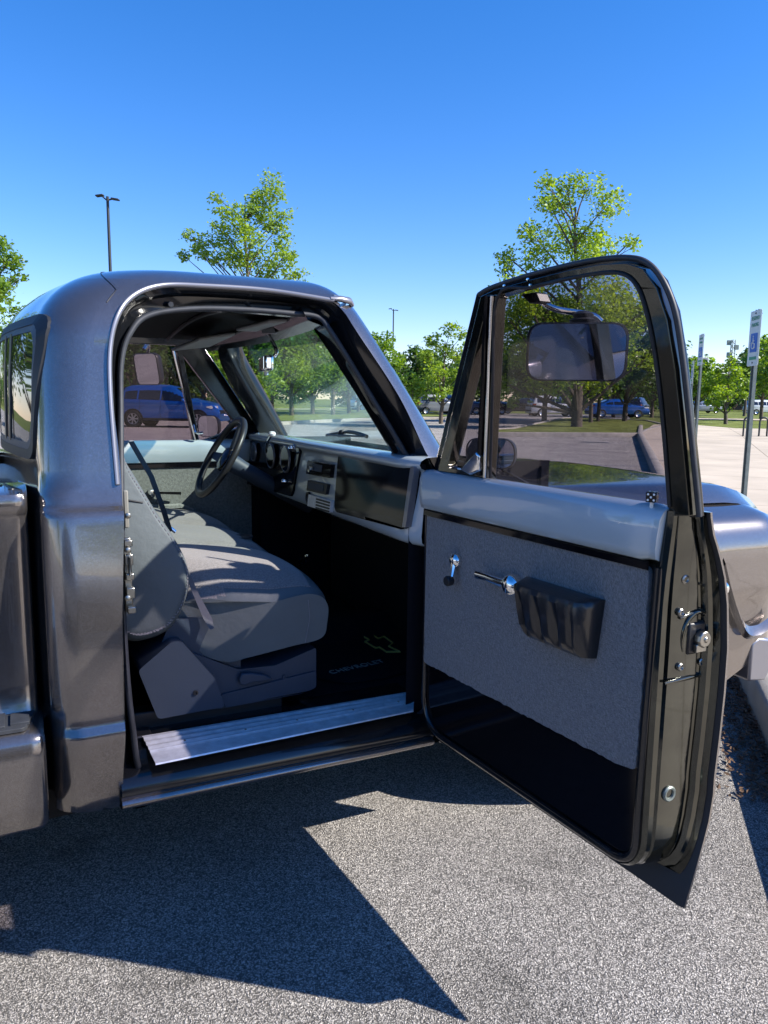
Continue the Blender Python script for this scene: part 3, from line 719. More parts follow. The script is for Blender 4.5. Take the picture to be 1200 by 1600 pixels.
# --- passenger door, open at about ninety-five degrees
H0 = Vector((1.135, 2.035, 0)); DU = Vector((.078, -.997, 0)).normalized(); DW = Vector((.997, .078, 0)).normalized()
def Dp(u, w_, z): return H0 + DU * u + DW * w_ + Vector((0, 0, z))
def lean(z): return 0 if z < 1.25 else -(z - 1.25) * .20
def Dpx(px, py, w0=0, ln=True):
    z = 1.2; d = ray(px, py)
    for _ in range(20):
        w_ = w0 + (lean(z) if ln else 0); t = (H0 + DW * w_ - Vector((0, 0, 0))).dot(DW) / d.dot(DW); P = O + d * t; z = P.z
    return ((P - H0).dot(DU), P.z)
def Dupx(px, py, u):
    d = ray(px, py); t = (H0 + DU * u).dot(DU) / d.dot(DU); P = O + d * t
    return P
ws_ = smooth_table([(.375, .062), (.45, .09), (.53, .115), (.595, .132), (.60, .140), (.625, .128), (.66, .130), (.80, .140), (.93, .142), (1.03, .132), (1.11, .112), (1.17, .085), (1.20, .066), (1.25, .050)], .01)
db_ = MB(); rws = []
zz = [.432, .436, .445, .46, .48, .50, .52, .56, .62, .66, .75, .85, .95, 1.05, 1.11, 1.15, 1.18, 1.205, 1.225, 1.24, 1.252]
for z in zz:
    W_ = ws_(z); r = 0 if z > .52 else .075 * (1 - sqrt(max(0, 1 - ((.52 - z) / .09) ** 2)))
    rf = 0 if z > .52 else .10 * (1 - sqrt(max(0, 1 - ((.52 - z) / .09) ** 2)))
    up = min(1, max(0, (z - 1.08) / .15)); sh = .012 * up
    k = W_ / .14
    rws.append([Dp(rf, W_ - .02, z), Dp(rf, 0, z), Dp(.45, 0, z), Dp(.858 - r, 0, z), Dp(.866 - r + sh, -.006, z), Dp(.884 - r + sh, -.010, z), Dp(.894 - r + sh, -.004, z), Dp(.897 - r + sh, .008 * k, z), Dp(.892 - r + sh, .014 * k, z), Dp(.898 - r + sh, .020 * k, z),
                Dp(.903 - r * .9 + sh, .05 * k, z), Dp(.906 - r * .9 + sh, W_ * .62, z), Dp(.907 - r * .8 + sh, W_ * .72, z), Dp(.899 - r * .8 + sh, W_ * .76, z), Dp(.903 - r * .7 + sh, W_ * .82, z), Dp(.918 - r * .6 + sh, W_ * .86, z), Dp(.922 - r * .5 + sh, W_ * .93, z), Dp(.938 - r * .3 + sh * .5, W_ - .006, z)])
db_.loft(rws); db_.add([rws[0][i] for i in range(18)], [tuple(range(18))])
door = db_.build('passenger_door', M['jamb_green'], truck, 30); tag(door, 'wide open passenger door with grey carpet panel')
b = MB(); zs2 = [.372, .39, .42] + zz[3:]
rws = []
for z in zs2:
    W_ = ws_(z); rws.append([Dp(.0, W_ - .004, z), Dp(.5, W_ - .002, z), Dp(.94, W_ - .004, z), Dp(.950, W_, z), Dp(.950, W_ + .006, z), Dp(.94, W_ + .008, z), Dp(.5, W_ + .012, z), Dp(0, W_ + .008, z)])
b.loft(rws, True, True); b.m = [1 if (i % 8) < 3 and i < 8 * (len(rws) - 1) else 0 for i in range(len(b.f))]; b.build('outer_skin', [M['charcoal_paint'], M['rubber']], door, 40, merge=False, fixn=True)
b = MB(); b.add([Dp(.012, .002, z) for z in (.5, 1.2)] + [Dp(.85, .002, z) for z in (1.2, .5)], [(0, 1, 2, 3)])
# lower inner sheet: gloss black with a raised rim
b = MB(); L = round_poly([(.015, .455), (.852, .455), (.856, .76), (.015, .76)], [.08, .05, .0, .0], 6)
b.prism([L], lambda u, z: Dp(u, -.003, z), lambda u, z: Dp(u, .003, z)); b.build('inner_panel', M['black_gloss'], door, 30)
b = MB(); rp = [Dp(u, -.006, z) for u, z in round_poly([(.006, 1.12), (.004, .80), (.004, .442), (.866, .442), (.872, .80), (.880, 1.13)], [0, 0, .11, .07, 0, 0], 8)]
b.tube(rp, .010, 8, up=DW, flat=1.1); b.build('rim', M['jamb_paint'], door, 60)
# door card carpet
cpts = [(.008, 1.128), (.860, 1.128), (.862, .9), (.858, .672), (.80, .664), (.5, .660), (.2, .656), (.010, .655)]
b = MB(); L = round_poly(cpts, [.01, .02, 0, .012, 0, 0, 0, .01], 4)
Ld = []
for i, p in enumerate(L):
    q = L[(i + 1) % len(L)]; k = max(1, int(math.hypot(p[0] - q[0], p[1] - q[1]) / .012))
    for s in range(k):
        x, z = lerp(p[0], q[0], s / k), lerp(p[1], q[1], s / k); jt = .0022 if k > 3 and z < 1.1 else 0
        Ld.append((x + rnd.uniform(-jt, jt), z + rnd.uniform(-jt, jt)))
b.prism([Ld], lambda u, z: Dp(u, -.014, z), lambda u, z: Dp(u, .0, z)); b.build('carpet_panel', M['door_carpet'], door, 30, bevel=.004)
b = MB(); b.loft([[Dp(u, -.012, 1.140), Dp(u, -.019, 1.137), Dp(u, -.019, 1.122), Dp(u, -.012, 1.120)] for u in (.0, .4, .858)], True, True); b.build('trim_strip', M['black_gloss'], door, 20)
b = MB(); rws = []   # painted cap along the window sill
for i, u in enumerate([-.012, -.008, 0, .02] + [.05 + k * .05 for k in range(16)] + [.855, .872, .885, .893]):
    e = 1 if 1 < i < 21 else .75
    tp = .0 if u < .85 else (u - .85) * 0.6
    end = 0 if u < .86 else (u - .86) / .033
    pr = [(.03, 1.258), (.004, 1.262), (-.012, 1.260), (-.026, 1.252), (-.035, 1.236), (-.037, 1.20), (-.034, 1.165), (-.028, 1.146), (-.012, 1.139), (.01, 1.139)]
    rws.append([Dp(u - (1.262 - z) * .10 * (1 if u > .84 else 0) * 1, w_ * e if w_ < 0 else w_, z + (1.2 - z) * (1 - e) * .3) for w_, z in pr])
b.loft(rws, False, True); b.build('window_sill_cap', M['blue_grey_paint'], door, 50)
# window frame with quarter-light and main glass openings
S_px = [(681, 728), (747, 459), (768, 447), (830, 427), (890, 412), (940, 403), (984, 400.5), (1015, 409), (1040, 437), (1059, 485), (1071, 560), (1080, 640), (1093, 760), (1097, 808), (1050, 808), (683, 745)]
F_px = [(686, 730), (752, 463), (773, 453), (830, 437), (890, 422), (940, 413), (980, 411), (1006, 420), (1027, 450), (1043, 500), (1055, 576), (1064, 660), (1078, 806), (1048, 806), (684, 745)]
G_px = [(776, 463), (830, 447), (890, 433), (940, 425), (972, 426), (992, 440), (1007, 472), (1020, 530), (1031, 607), (1040, 700), (1047, 790), (1047, 797), (762, 752), (762, 746)]
V_px = [(757, 500), (752, 739), (701, 731)]
def dl(pts, w0): return [Dpx(*p, w0) for p in pts]
def Dl(w0): return lambda u, z: Dp(u, w0 + lean(z), z)
f_out = dl(F_px, -.002); g_in = dl(G_px, 0); v_in = round_poly(dl(V_px, 0), [.01, .01, .012], 4)
g_in = round_poly(g_in, [.012, 0, 0, 0, .02, .02, .02, 0, 0, 0, 0, 0, 0, 0], 3)
b = MB(); b.prism([f_out, g_in, v_in], Dl(-.004), Dl(.03)); fr = b.build('window_frame', M['jamb_green'], door, 40, bevel=.003)
s_out = dl(S_px, .036); s_in = dl(F_px, .036)
s_hole = [Dpx(*p, .036) for p in [(780, 462), (890, 434), (972, 428), (1000, 450), (1018, 520), (1040, 700), (1047, 805), (702, 740), (757, 480)]]
b = MB(); b.prism([s_out, s_hole], Dl(.030), Dl(.045)); b.build('outer_flange', M['jamb_paint'], door, 40, bevel=.003)
edge = [Dp(*p[:1], .012 + lean(p[1]), p[1]) for p in [Dpx(*q, .012) for q in [((a[0] + c[0]) / 2, (a[1] + c[1]) / 2) for a, c in zip(S_px[1:14], [(750, 461), (771, 450), (830, 431), (890, 416), (940, 407), (982, 405), (1010, 414), (1033, 443), (1051, 492), (1063, 568), (1072, 650), (1085, 780), (1088, 806)])]]]
b = MB(); b.tube(spline(edge, 5), .006, 8); b.build('frame_seal', M['seal_rubber'], door, 60)
gl = spline([Dp(p[0], -.006 + lean(p[1]), p[1]) for p in [Dpx(*q, -.006) for q in [(766, 747), (770, 600), (777, 465), (830, 449), (890, 435), (945, 426), (975, 429), (993, 444), (1006, 474), (1019, 530), (1030, 607), (1039, 700), (1046, 792)]]], 5)
b = MB(); b.tube(gl, .0042, 6); b.build('glass_run', M['rubber'], door, 60)
vb = [Dp(p[0], -.010 + lean(p[1]), p[1]) for p in [Dpx(*q, -.010) for q in [(757, 746), (761, 640), (767, 500), (769, 462)]]]
b = MB(); b.tube(vb, .0045, 6); b.build('division_bar', M['chrome'], door, 60)
vb = [Dp(p[0], -.008 + lean(p[1]), p[1]) for p in [Dpx(*q, -.008) for q in [(749, 742), (754, 640), (759, 520), (763, 462)]]]
b = MB(); b.tube(vb, .009, 6); b.build('vent_post', M['black_gloss'], door, 60)
b = MB(); b.prism([dl([(760, 755), (772, 455), (890, 425), (980, 417), (1012, 445), (1030, 520), (1052, 800)], .016)], Dl(.016), Dl(.020)); b.build('window_glass', M['door_glass'], door, 0, fixn=False)
b = MB(); b.prism([dl([(698, 735), (756, 492), (756, 745)], .014)], Dl(.012), Dl(.016)); b.build('vent_glass', M['door_glass'], door, 0, fixn=False)
b = MB(); vl = [Dpx(*q, -.012) for q in [(722, 733), (740, 712), (747, 706), (752, 712), (752, 736), (738, 742)]]
b.prism([vl], Dl(-.022), Dl(-.004)); b.build('vent_latch', M['chrome'], door, 30, bevel=.005)
for q in [(790, 447), (827, 437), (831, 446)]:
    b = MB(); p = Dpx(*q, .0); b.lathe(Dp(p[0], lean(p[1]) - .004, p[1]), -DW, [(0, .004), (.003, .003), (.0035, 0)], 8); b.build('screw', M['chrome'], door)
b = MB(); ps = [Dpx(*q, .03) for q in [(770, 449), (790, 437), (828, 427), (832, 436), (771, 455)]]; b.prism([ps], Dl(.028), Dl(.06)); b.build('mirror_clamp', M['seal_rubber'], door, 30, bevel=.003)
# lock knob: a black die with white pips on a white stem
c = Dpx(1017, 792, -.018, False); b = MB(); b.tube([Dp(c[0], -.016, c[1] - .03), Dp(c[0], -.016, c[1] + .015)], .0042, 8); lk = b.build('lock_knob', M['white_dot'], door)
dc = Dp(c[0], -.016, c[1] + .021); s_ = .0108; rd = Matrix.Rotation(radians(32), 3, 'Z')
b = MB(); b.box(dc, (2 * s_, 2 * s_, 2 * s_), rd); b.build('die', M['black_gloss'], lk, 30, bevel=.0018)
b = MB()
for ax_, e_, f_, pips in (((0, -1, 0), (1, 0, 0), (0, 0, 1), 4), ((-1, 0, 0), (0, 1, 0), (0, 0, 1), 5), ((0, 0, 1), (1, 0, 0), (0, 1, 0), 2)):
    for k in {4: [(-1, -1), (1, 1), (-1, 1), (1, -1)], 5: [(-1, -1), (1, 1), (-1, 1), (1, -1), (0, 0)], 2: [(-1, -1), (1, 1)]}[pips]:
        p = rd @ (Vector(ax_) * (s_ + .0002) + Vector(e_) * k[0] * s_ * .55 + Vector(f_) * k[1] * s_ * .55); b.lathe(dc + p, rd @ Vector(ax_), [(-.001, .0026), (.0004, .0024), (.0006, 0)], 8)
b.build('pips', M['white_dot'], lk)
# window crank
c = Dpx(708, 876, -.03, False)
b = MB(); b.lathe(Dp(c[0], -.014, c[1]), -DW, [(0, .021), (.008, .022), (.016, .019), (.022, .010), (.023, 0)], 20); ck_ = b.build('window_crank', M['chrome'], door, 60)
b = MB(); b.tube([Dp(c[0], -.026, c[1]), Dp(c[0] + .004, -.034, c[1] - .03), Dp(c[0] + .010, -.042, c[1] - .05)], [.010, .007, .006], 8); b.build('crank_arm', M['chrome'], ck_)
b = MB(); b.lathe(Dp(c[0] + .008, -.036, c[1] - .056), -DW, [(0, .010), (.004, .014), (.02, .015), (.024, .012), (.024, 0)], 16); b.build('crank_knob', M['rubber'], ck_)
# inside door handle
c = Dpx(798, 914, -.03, False)
b = MB(); b.lathe(Dp(c[0], -.014, c[1]), -DW, [(0, .030), (.010, .031), (.024, .027), (.034, .018), (.037, 0)], 22); hd_ = b.build('inner_handle', M['chrome'], door, 60)
b = MB(); b.tube([Dp(c[0], -.03, c[1]), Dp(c[0] - .035, -.036, c[1] + .0), Dp(c[0] - .085, -.042, c[1] + .004), Dp(c[0] - .125, -.046, c[1] + .004)], [.014, .013, .011, .012], 8, flat=.8, up=(0, 0, 1)); b.build('handle_lever', M['chrome'], hd_, 60)
# black armrest with moulded finger grooves
def arm(u, z, d): return Dp(u, -.012 - d, z)
tl = Dpx(812, 908, -.04, False); tr = Dpx(946, 938, -.014, False); br = Dpx(930, 1026, -.014, False); bl = Dpx(820, 972, -.04, False)
u0, u1, z1, z0 = tl[0] + .012, tr[0], (tl[1] + tr[1]) / 2 + .005, (bl[1] + br[1]) / 2 - .015
b = MB(); rws = []
for i in range(33):
    t = i / 32; u = lerp(u0, u1, t); e = min(t, 1 - t) * 32
    full = min(1, .45 + .55 * min(1, e / 3) ** .6) if e < 3 else 1
    gr = .012 * max(0, cos(2 * pi * (t * 4.0 - .5))) ** 1.5 if .10 < t < .86 else 0
    d = .075 * full
    sl = .03 * (1 - t) 
    rws.append([arm(u, z1, 0), arm(u, z1 + .004, d * .5), arm(u, z1 - .004, d * .9), arm(u, z1 - .018, d), arm(lerp(u, .5 * (u0 + u1), .03), lerp(z1, z0, .45), d * .92 - gr), arm(lerp(u, .5 * (u0 + u1), .07), lerp(z1, z0, .75), d * .82 - gr * 1.2), arm(lerp(u, .5 * (u0 + u1), .12), z0 + .012, d * .66 - gr * .5), arm(lerp(u, .5 * (u0 + u1), .13), z0, d * .5), arm(lerp(u, .5 * (u0 + u1), .13), z0 - .002, 0)])
b.loft(rws, False, True); mat('armrest_vinyl', (.014, .015, .018), .3, 0, .3, bump=(160, .3, .002)); ar = b.build('armrest', M['armrest_vinyl'], door, 45)
# hardware on the end face of the door
ue = .905
lc = Dupx(1086, 996, ue)
b = MB(); b.box(lc + Vector((.0, .004, 0)), (.052, .02, .072)); lt = b.build('latch', M['black_plastic'], door, 30, bevel=.006)
b = MB(); b.lathe(lc + Vector((.008, -.006, 0)), (0, -1, 0), [(0, .019), (.012, .019), (.016, .017), (.016, .006), (.019, .005), (.019, 0)], 10); b.box(lc + Vector((.004, -.010, -.02)), (.03, .012, .018)); b.build('rotor', M['steel'], lt, 30, bevel=.002)
for q, r in (((1070, 905), .010), ((1063, 957), .009), ((1062, 1042), .009), ((1095, 1034), .009)):
    p = Dupx(*q, ue - .001); b = MB(); b.lathe(p, (0, -1, 0), [(-.002, r), (.003, r), (.005, r * .7), (.001, r * .45), (.001, 0)], 14); b.build('bolt', M['steel'], door)
p = Dupx(1045, 1240, ue - .002); b = MB(); b.lathe(p + Vector((0, .004, 0)), (0, -1, 0), [(0, .017), (.006, .018), (.009, .015), (.008, .011), (.001, .009), (.0, 0)], 22); b.build('drain_plug', M['galv'], door)
for pts in ([(1062, 966), (1085, 955), (1112, 955)], [(1038, 1068), (1075, 1058), (1112, 1050)], [(1090, 912), (1112, 912), (1114, 918)]):
    b = MB(); b.tube([Dupx(*q, ue - .001) for q in pts], [.003, .006, .004], 8); b.build('pressed_rib', M['jamb_green'], door, 60)
pk = Dupx(1086, 996, ue); rr_ = []
b = MB()
for k in range(17):
    a = pi * (-.1 + 1.25 * k / 16); rr_.append(pk + Vector((.042 * cos(a) + .002, -.001, .058 * sin(a))))
b.tube(rr_, [.002 + .005 * sin(pi * k / 16) for k in range(17)], 8); b.build('latch_recess', M['jamb_green'], door, 60)
# outer handle (its end shows past the door edge)
b = MB(); hc = [Dp(.70, .155, 1.075), Dp(.74, .185, 1.078), Dp(.86, .19, 1.078), Dp(.90, .172, 1.074)]
b.tube(spline(hc, 5), .012, 8, flat=.8); b.lathe(Dp(.90, .145, 1.07), DW, [(0, .022), (.02, .019), (.035, .016), (.037, 0)], 14); b.build('outer_handle', M['chrome'], door, 60)
# --- outside mirrors on both doors
def outside_mirror(c, n, wd, ht, parent, r=.03, name='door_mirror', deep=.05):
    n = Vector(n).normalized(); a = Vector((0, 0, 1)).cross(n).normalized(); up = n.cross(a)
    L = round_poly([(-wd / 2, -ht / 2), (wd / 2, -ht / 2), (wd / 2, ht / 2), (-wd / 2, ht / 2)], r, 6)
    P = lambda x, z, s, o: Vector(c) + a * x * s + up * z * s + n * o
    b = MB(); b.loft([[P(x, z, .45, -deep) for x, z in L], [P(x, z, .85, -deep * .75) for x, z in L], [P(x, z, 1.0, -.012) for x, z in L], [P(x, z, 1.0, .002) for x, z in L], [P(x, z, .955, .004) for x, z in L], [P(x, z, .94, -.002) for x, z in L]], True, True)
    m_ = b.build(name, M['black_plastic'], parent, 50)
    b = MB(); b.prism([L], lambda x, z: P(x, z, .945, .0005), lambda x, z: P(x, z, .945, -.004)); b.build('mirror_glass', M['mirror'], m_, 0)
    return m_
def along(px, py, y): return on_y(px, py, y)
mc = along(901, 550, 1.72)
om = outside_mirror(mc, (-1.14, -1.62, -.20), .275, .160, door, .045)
b = MB(); bt = along(911, 497, 1.74); b.lathe(bt, (0, 0, -1), [(-.018, .018), (-.010, .030), (0, .026), (.006, .038), (.014, .034), (.022, .044), (.03, .04)], 16); b.build('rubber_boot', M['rubber'], om)
arm_pts = [along(838, 463, 1.80), along(850, 474, 1.79), along(872, 484, 1.77), along(905, 489, 1.75), along(928, 494, 1.73), along(939, 503, 1.72)]
b = MB(); b.tube(spline(arm_pts, 5), .0065, 8, flat=1.4); b.build('mirror_arm', M['chrome'], om, 60)
b = MB(); ps = [Dpx(*q, .05) for q in [(812, 460), (836, 456), (843, 472), (826, 474)]]; b.prism([ps], Dl(.05), Dl(.09)); b.build('arm_bracket', M['black_plastic'], om, 30, bevel=.004)
oc = along(766, 708, 1.98)
o2 = outside_mirror(oc, (-1.47, -.955, -.10), .165, .092, door, .045, 'fender_mirror', .06)
b = MB(); b.tube([oc + Vector((.03, .03, -.04)), along(800, 742, 1.95), along(826, 756, 1.93)], .004, 6); b.build('mirror_stem', M['black_plastic'], o2)

# --- driver door, closed: inner side, frame, glass
YD = 3.89
def ddx(px, py, y=YD): P = on_y(px, py, y); return (P.x, P.z)
b = MB(); b.loft([[Vector((x, YD, .46)), Vector((x, YD, 1.12)), Vector((x, YD + .0, 1.145))] for x in (.2, .6, 1.16)]); ddr = b.build('driver_door', M['jamb_paint'], truck)
b = MB(); b.prism([round_poly([(.24, .70), (1.10, .70), (1.10, 1.128), (.24, 1.128)], .015, 3)], lambda x, z: Vector((x, YD - .014, z)), lambda x, z: Vector((x, YD, z))); b.build('carpet_panel', M['driver_carpet'], ddr, 30, bevel=.004)
b = MB(); b.loft([[Vector((x, YD - .022, 1.141)), Vector((x, YD - .022, 1.124)), Vector((x, YD, 1.12)), Vector((x, YD, 1.145))] for x in (.22, 1.12)], True, True); b.build('trim_strip', M['black_gloss'], ddr)
b = MB(); b.loft([[Vector((x, YD + dy, z)) for dy, z in ((.03, 1.255), (-.012, 1.258), (-.03, 1.25), (-.038, 1.23), (-.036, 1.18), (-.028, 1.15), (-.01, 1.142))] for x in (.2, .6, 1.15)]); b.build('window_sill_cap', M['blue_grey_paint'], ddr, 50)
fo = [(.15, 1.75), (.84, 1.75), (1.17, 1.27), (1.17, 1.235), (.15, 1.235)]
ho1 = [(.21, 1.715)] + [ddx(272, 540)] + [ddx(302, 690)] + [(.21, 1.258)]
ho2 = [ddx(284, 556), ddx(372, 668), ddx(312, 690)]
b = MB(); b.prism([fo, ho1, ho2], lambda x, z: Vector((x, YD + (z - 1.25) * -.10, z)), lambda x, z: Vector((x, YD + .04 + (z - 1.25) * -.10, z))); b.build('window_frame', M['jamb_paint'], ddr, 30, bevel=.004)
b = MB(); b.prism([[(.18, 1.73), (.82, 1.73), (1.15, 1.25), (.18, 1.25)]], lambda x, z: Vector((x, YD + .02 + (z - 1.25) * -.10, z)), lambda x, z: Vector((x, YD + .024 + (z - 1.25) * -.10, z))); b.build('window_glass', M['driver_glass'], ddr, 0, fixn=False)
b = MB(); b.tube([on_y(270, 545, YD - .05), on_y(306, 690, YD - .012)], .006, 6); b.build('division_bar', M['chrome'], ddr)
b = MB(); b.tube(spline([on_y(302, 664, YD - .02), on_y(306, 676, YD - .05), on_y(317, 676, YD - .06)], 4), .010, 8, flat=.6); b.build('vent_latch', M['chrome'], ddr)
c = on_y(239, 770, YD - .03)
b = MB(); b.lathe(c, (0, -1, 0), [(-.014, .024), (.0, .024), (.012, .018), (.014, 0)], 16); cr = b.build('window_crank', M['chrome'], ddr)
b = MB(); b.tube([c + Vector((0, -.01, 0)), c + Vector((.05, -.02, .0)), c + Vector((.13, -.03, -.004))], [.011, .008, .010], 8); b.build('crank_arm', M['chrome'], cr)
b = MB(); b.tube([Vector((.45, YD - .05, .88)), Vector((.50, YD - .07, .93)), Vector((.72, YD - .07, .93)), Vector((.78, YD - .05, .90))], .022, 8, flat=.8); b.build('armrest', M['driver_carpet'], ddr)
b = MB(); b.loft([[mir(Vector((x, yo(z), z))) for z in (.37, .45, .6, .62, .8, 1.0, 1.17, 1.2, 1.25)] for x in (.2, .7, 1.2)]); b.build('outer_skin', M['charcoal_paint'], ddr, 40)
dm = outside_mirror(on_y(229, 577, 4.22), (-.93, -.42, -.15), .22, .165, ddr, .035)
b = MB(); b.tube(spline([on_y(224, 546, 4.0), on_y(232, 538, 4.1), on_y(231, 552, 4.22)], 5), .008, 8); b.build('mirror_arm', M['chrome'], dm)
d2 = outside_mirror(on_y(325, 666, 4.12), (-.75, -.66, -.03), .135, .115, ddr, .045, 'fender_mirror', .05)

# --- floor mat (lies loose on the carpet) with an outlined emblem and a word along its edge
def mz(px, py, z=.462): return on_z(px, py, z)
mq = [mz(*p) for p in [(480, 1040), (495, 1058), (540, 1066), (600, 1058), (672, 1040), (690, 960), (560, 930), (480, 970)]]
mo = empty('floor_mat', tuple(mz(580, 1010)), world=True); tag(mo, 'dark rubber floor mat with gold outlined emblem in the passenger footwell', 'floor mat')
b = MB(); L = round_poly([(p.x, p.y) for p in mq], .02, 3); b.prism([L], lambda x, y: Vector((x, y, .464)), lambda x, y: Vector((x, y, .455))); b.build('mat_base', M['floor_carpet'], mo, 30, bevel=.002)
bow = [(560, 991), (579, 990), (591, 998), (600, 995), (614, 1005), (607, 1010), (625, 1019), (604, 1019), (593, 1012), (587, 1013), (570, 1003), (577, 1000)]
bo = [mz(*p, .466) for p in bow]; b = MB(); b.tube(bo + [bo[0]], .0055, 5, flat=.5, up=(0, 0, 1)); b.build('emblem_outline', M['mat_gold'], mo)
fc = bpy.data.curves.new('lettering', 'FONT'); fc.body = 'CHEVROLET'; fc.size = .05; fc.extrude = .0008; fc.align_x = 'LEFT'; fc.space_character = 1.08
fo_ = bpy.data.objects.new('tmp', fc); COL.objects.link(fo_)
dg = bpy.context.evaluated_depsgraph_get(); me = bpy.data.meshes.new_from_object(fo_.evaluated_get(dg)); bpy.data.objects.remove(fo_)
l0, l1 = mz(518, 1053, .466), mz(602, 1034, .466); d = (l1 - l0); wdt = max(v.co.x for v in me.vertices); sc_ = d.length / wdt; ang = atan2(d.y, d.x)
me.transform(Matrix.Translation(l0) @ Matrix.Rotation(ang, 4, 'Z') @ Matrix.Diagonal((sc_, sc_ * 1.15, 1, 1))); me.materials.clear(); me.materials.append(M['mat_grey'])
lo_ = bpy.data.objects.new('lettering', me); COL.objects.link(lo_); put(lo_, mo)

# --- front fender, hood, wheel, bumper
ff = MB(); rws = []
yf = smooth_table([(.36, 2.05), (.55, 2.02), (.72, 2.01), (.76, 1.985), (.95, 1.985), (1.03, 2.01), (1.08, 2.06), (1.10, 2.12), (1.105, 2.20)], .01)
XW = 1.93
def zbot(x):
    zb = .36; q = .44 ** 2 - (x - XW) ** 2
    if q > 0: zb = max(zb, .34 + sqrt(q))
    if x > 2.5: zb = max(zb, .36 + (x - 2.5) * .55)
    return min(zb, .80)
xs = [1.20 + i * .03 for i in range(53)]
for x in xs:
    zb = zbot(x); nose = max(0, (x - 2.62) / .16); zt = 1.105 - .035 * min(1, nose) ** 2 - (.03 * (x - 1.2) / 1.4)
    col = []
    for k in range(22):
        z = lerp(zb, zt, k / 21); zq = z / zt * 1.105
        col.append(Vector((x, yf(zq) + .05 * min(1, nose) ** 2.5, z)))
    rws.append(col)
for f in (lambda p: p, mir):
    ff.loft([[f(p) for p in r] for r in rws])
    ff.add([f(p) for p in rws[-1]] + [f(Vector((p.x + .02, 3, p.z))) for p in rws[-1]], [(i, i + 1, 23 + i, 22 + i) for i in range(21)])
ff.build('front_fender', M['charcoal_paint'], truck, 50)
hm = MB(); rws = []
for i in range(20):
    x = lerp(1.34, 2.77, i / 19); s = max(0, (x - 2.55) / .22); r = []
    for j in range(25):
        y = lerp(2.14, 3.86, j / 24); e = abs(y - 3) / .86
        z = 1.165 + .025 * (1 - e ** 2) - .03 * (x - 1.34) / 1.4 - .055 * s ** 2
        if e > .90: z -= .06 * ((e - .90) / .10) ** 1.6
        r.append(Vector((x, y, z)))
    rws.append(r)
rws.append([Vector((2.79, p.y, p.z - .03)) for p in rws[-1]]); rws.append([Vector((2.80, p.y, .75)) for p in rws[-1]])
hm.loft(rws); hm.build('hood', M['charcoal_paint'], truck, 45)
b = MB(); cp = spline([on_y(px, py, 1.985) for px, py in ((1130, 880), (1138, 915), (1150, 955), (1165, 988), (1182, 991), (1200, 980), (1220, 962))], 6)
b.loft([[p + Vector((0, .006, .035)), p + Vector((0, -.004, .012)), p + Vector((0, -.012, 0)), p + Vector((0, -.004, -.010)), p + Vector((0, .012, -.02))] for p in cp]); b.build('fender_crease', M['charcoal_paint'], truck, 60)
b = MB(); b.loft([[Vector((x, y, z)) for x, z in ((2.62, .36), (2.72, .35), (2.76, .42), (2.75, .52), (2.66, .54), (2.62, .52))] for y in (2.02, 2.04, 2.2, 3, 3.8, 3.98)], True, True); b.build('front_bumper', M['drip_metal'], truck, 40, bevel=.01)
def wheel(name, c, r, wd, parent, tm='tyre', am='alloy', n=28, side=-1, spokes=7):
    c = Vector(c); ax_ = Vector((0, side, 0))
    b = MB(); b.lathe(c, ax_, [(-wd, r * .62), (-wd, r * .93), (-wd * .8, r), (-wd * .2, r), (0, r * .93), (.004, r * .68), (-.02, r * .64)], n, False); t = b.build(name, M[tm], parent, 50)
    b = MB(); b.lathe(c + ax_ * -.012, ax_, [(0, r * .67), (.008, r * .63), (-.01, r * .58), (-.03, r * .5), (-.03, 0)], n, False); 
    ri = b.build('rim', M['dark_void'] if spokes else M[am], t, 50)
    if spokes:
        b = MB(); b.lathe(c + ax_ * -.006, ax_, [(-.01, r * .66), (.004, r * .645), (.0, r * .60), (-.01, r * .6)], n, False)
        for k in range(spokes):
            a = 2 * pi * k / spokes; d = Vector((cos(a), 0, sin(a))); q = Vector((-sin(a), 0, cos(a)))
            b.loft([[c + ax_ * -.01 + d * .04 + q * .022 * r / .3, c + ax_ * -.01 + d * .04 - q * .022 * r / .3, c - ax_ * .03 + d * .04 - q * .02, c - ax_ * .03 + d * .04 + q * .02],
                    [c + ax_ * -.008 + d * r * .62 + q * .03 * r / .3, c + ax_ * -.008 + d * r * .62 - q * .03 * r / .3, c - ax_ * .03 + d * r * .62 - q * .02, c - ax_ * .03 + d * r * .62 + q * .02]], True, True)
        b.lathe(c + ax_ * -.02, ax_, [(0, .06), (.016, .055), (.018, 0)], 14)
        b.build('spokes', M[am], t, 40)
    return t
wheel('front_wheel', (XW, 2.06, .33), .33, .22, truck); wheel('front_wheel', (XW, 3.94, .33), .33, .22, truck, side=1)
b = MB(); b.box((1.0, 3.0, .33), (3.4, 1.5, .14)); b.box((1.9, 3.0, .7), (.9, 1.3, .5)); b.box((-1.0, 3, .34), (1.6, 1.2, .12)); b.build('chassis_shadow_box', M['dark_void'], truck, 30, bevel=.02)  # plain dark boxes for the frame, added to shadow the ground beneath
wheel('rear_wheel', (-1.15, 2.12, .33), .33, .22, truck); wheel('rear_wheel', (-1.15, 3.88, .33), .33, .22, truck, side=1)
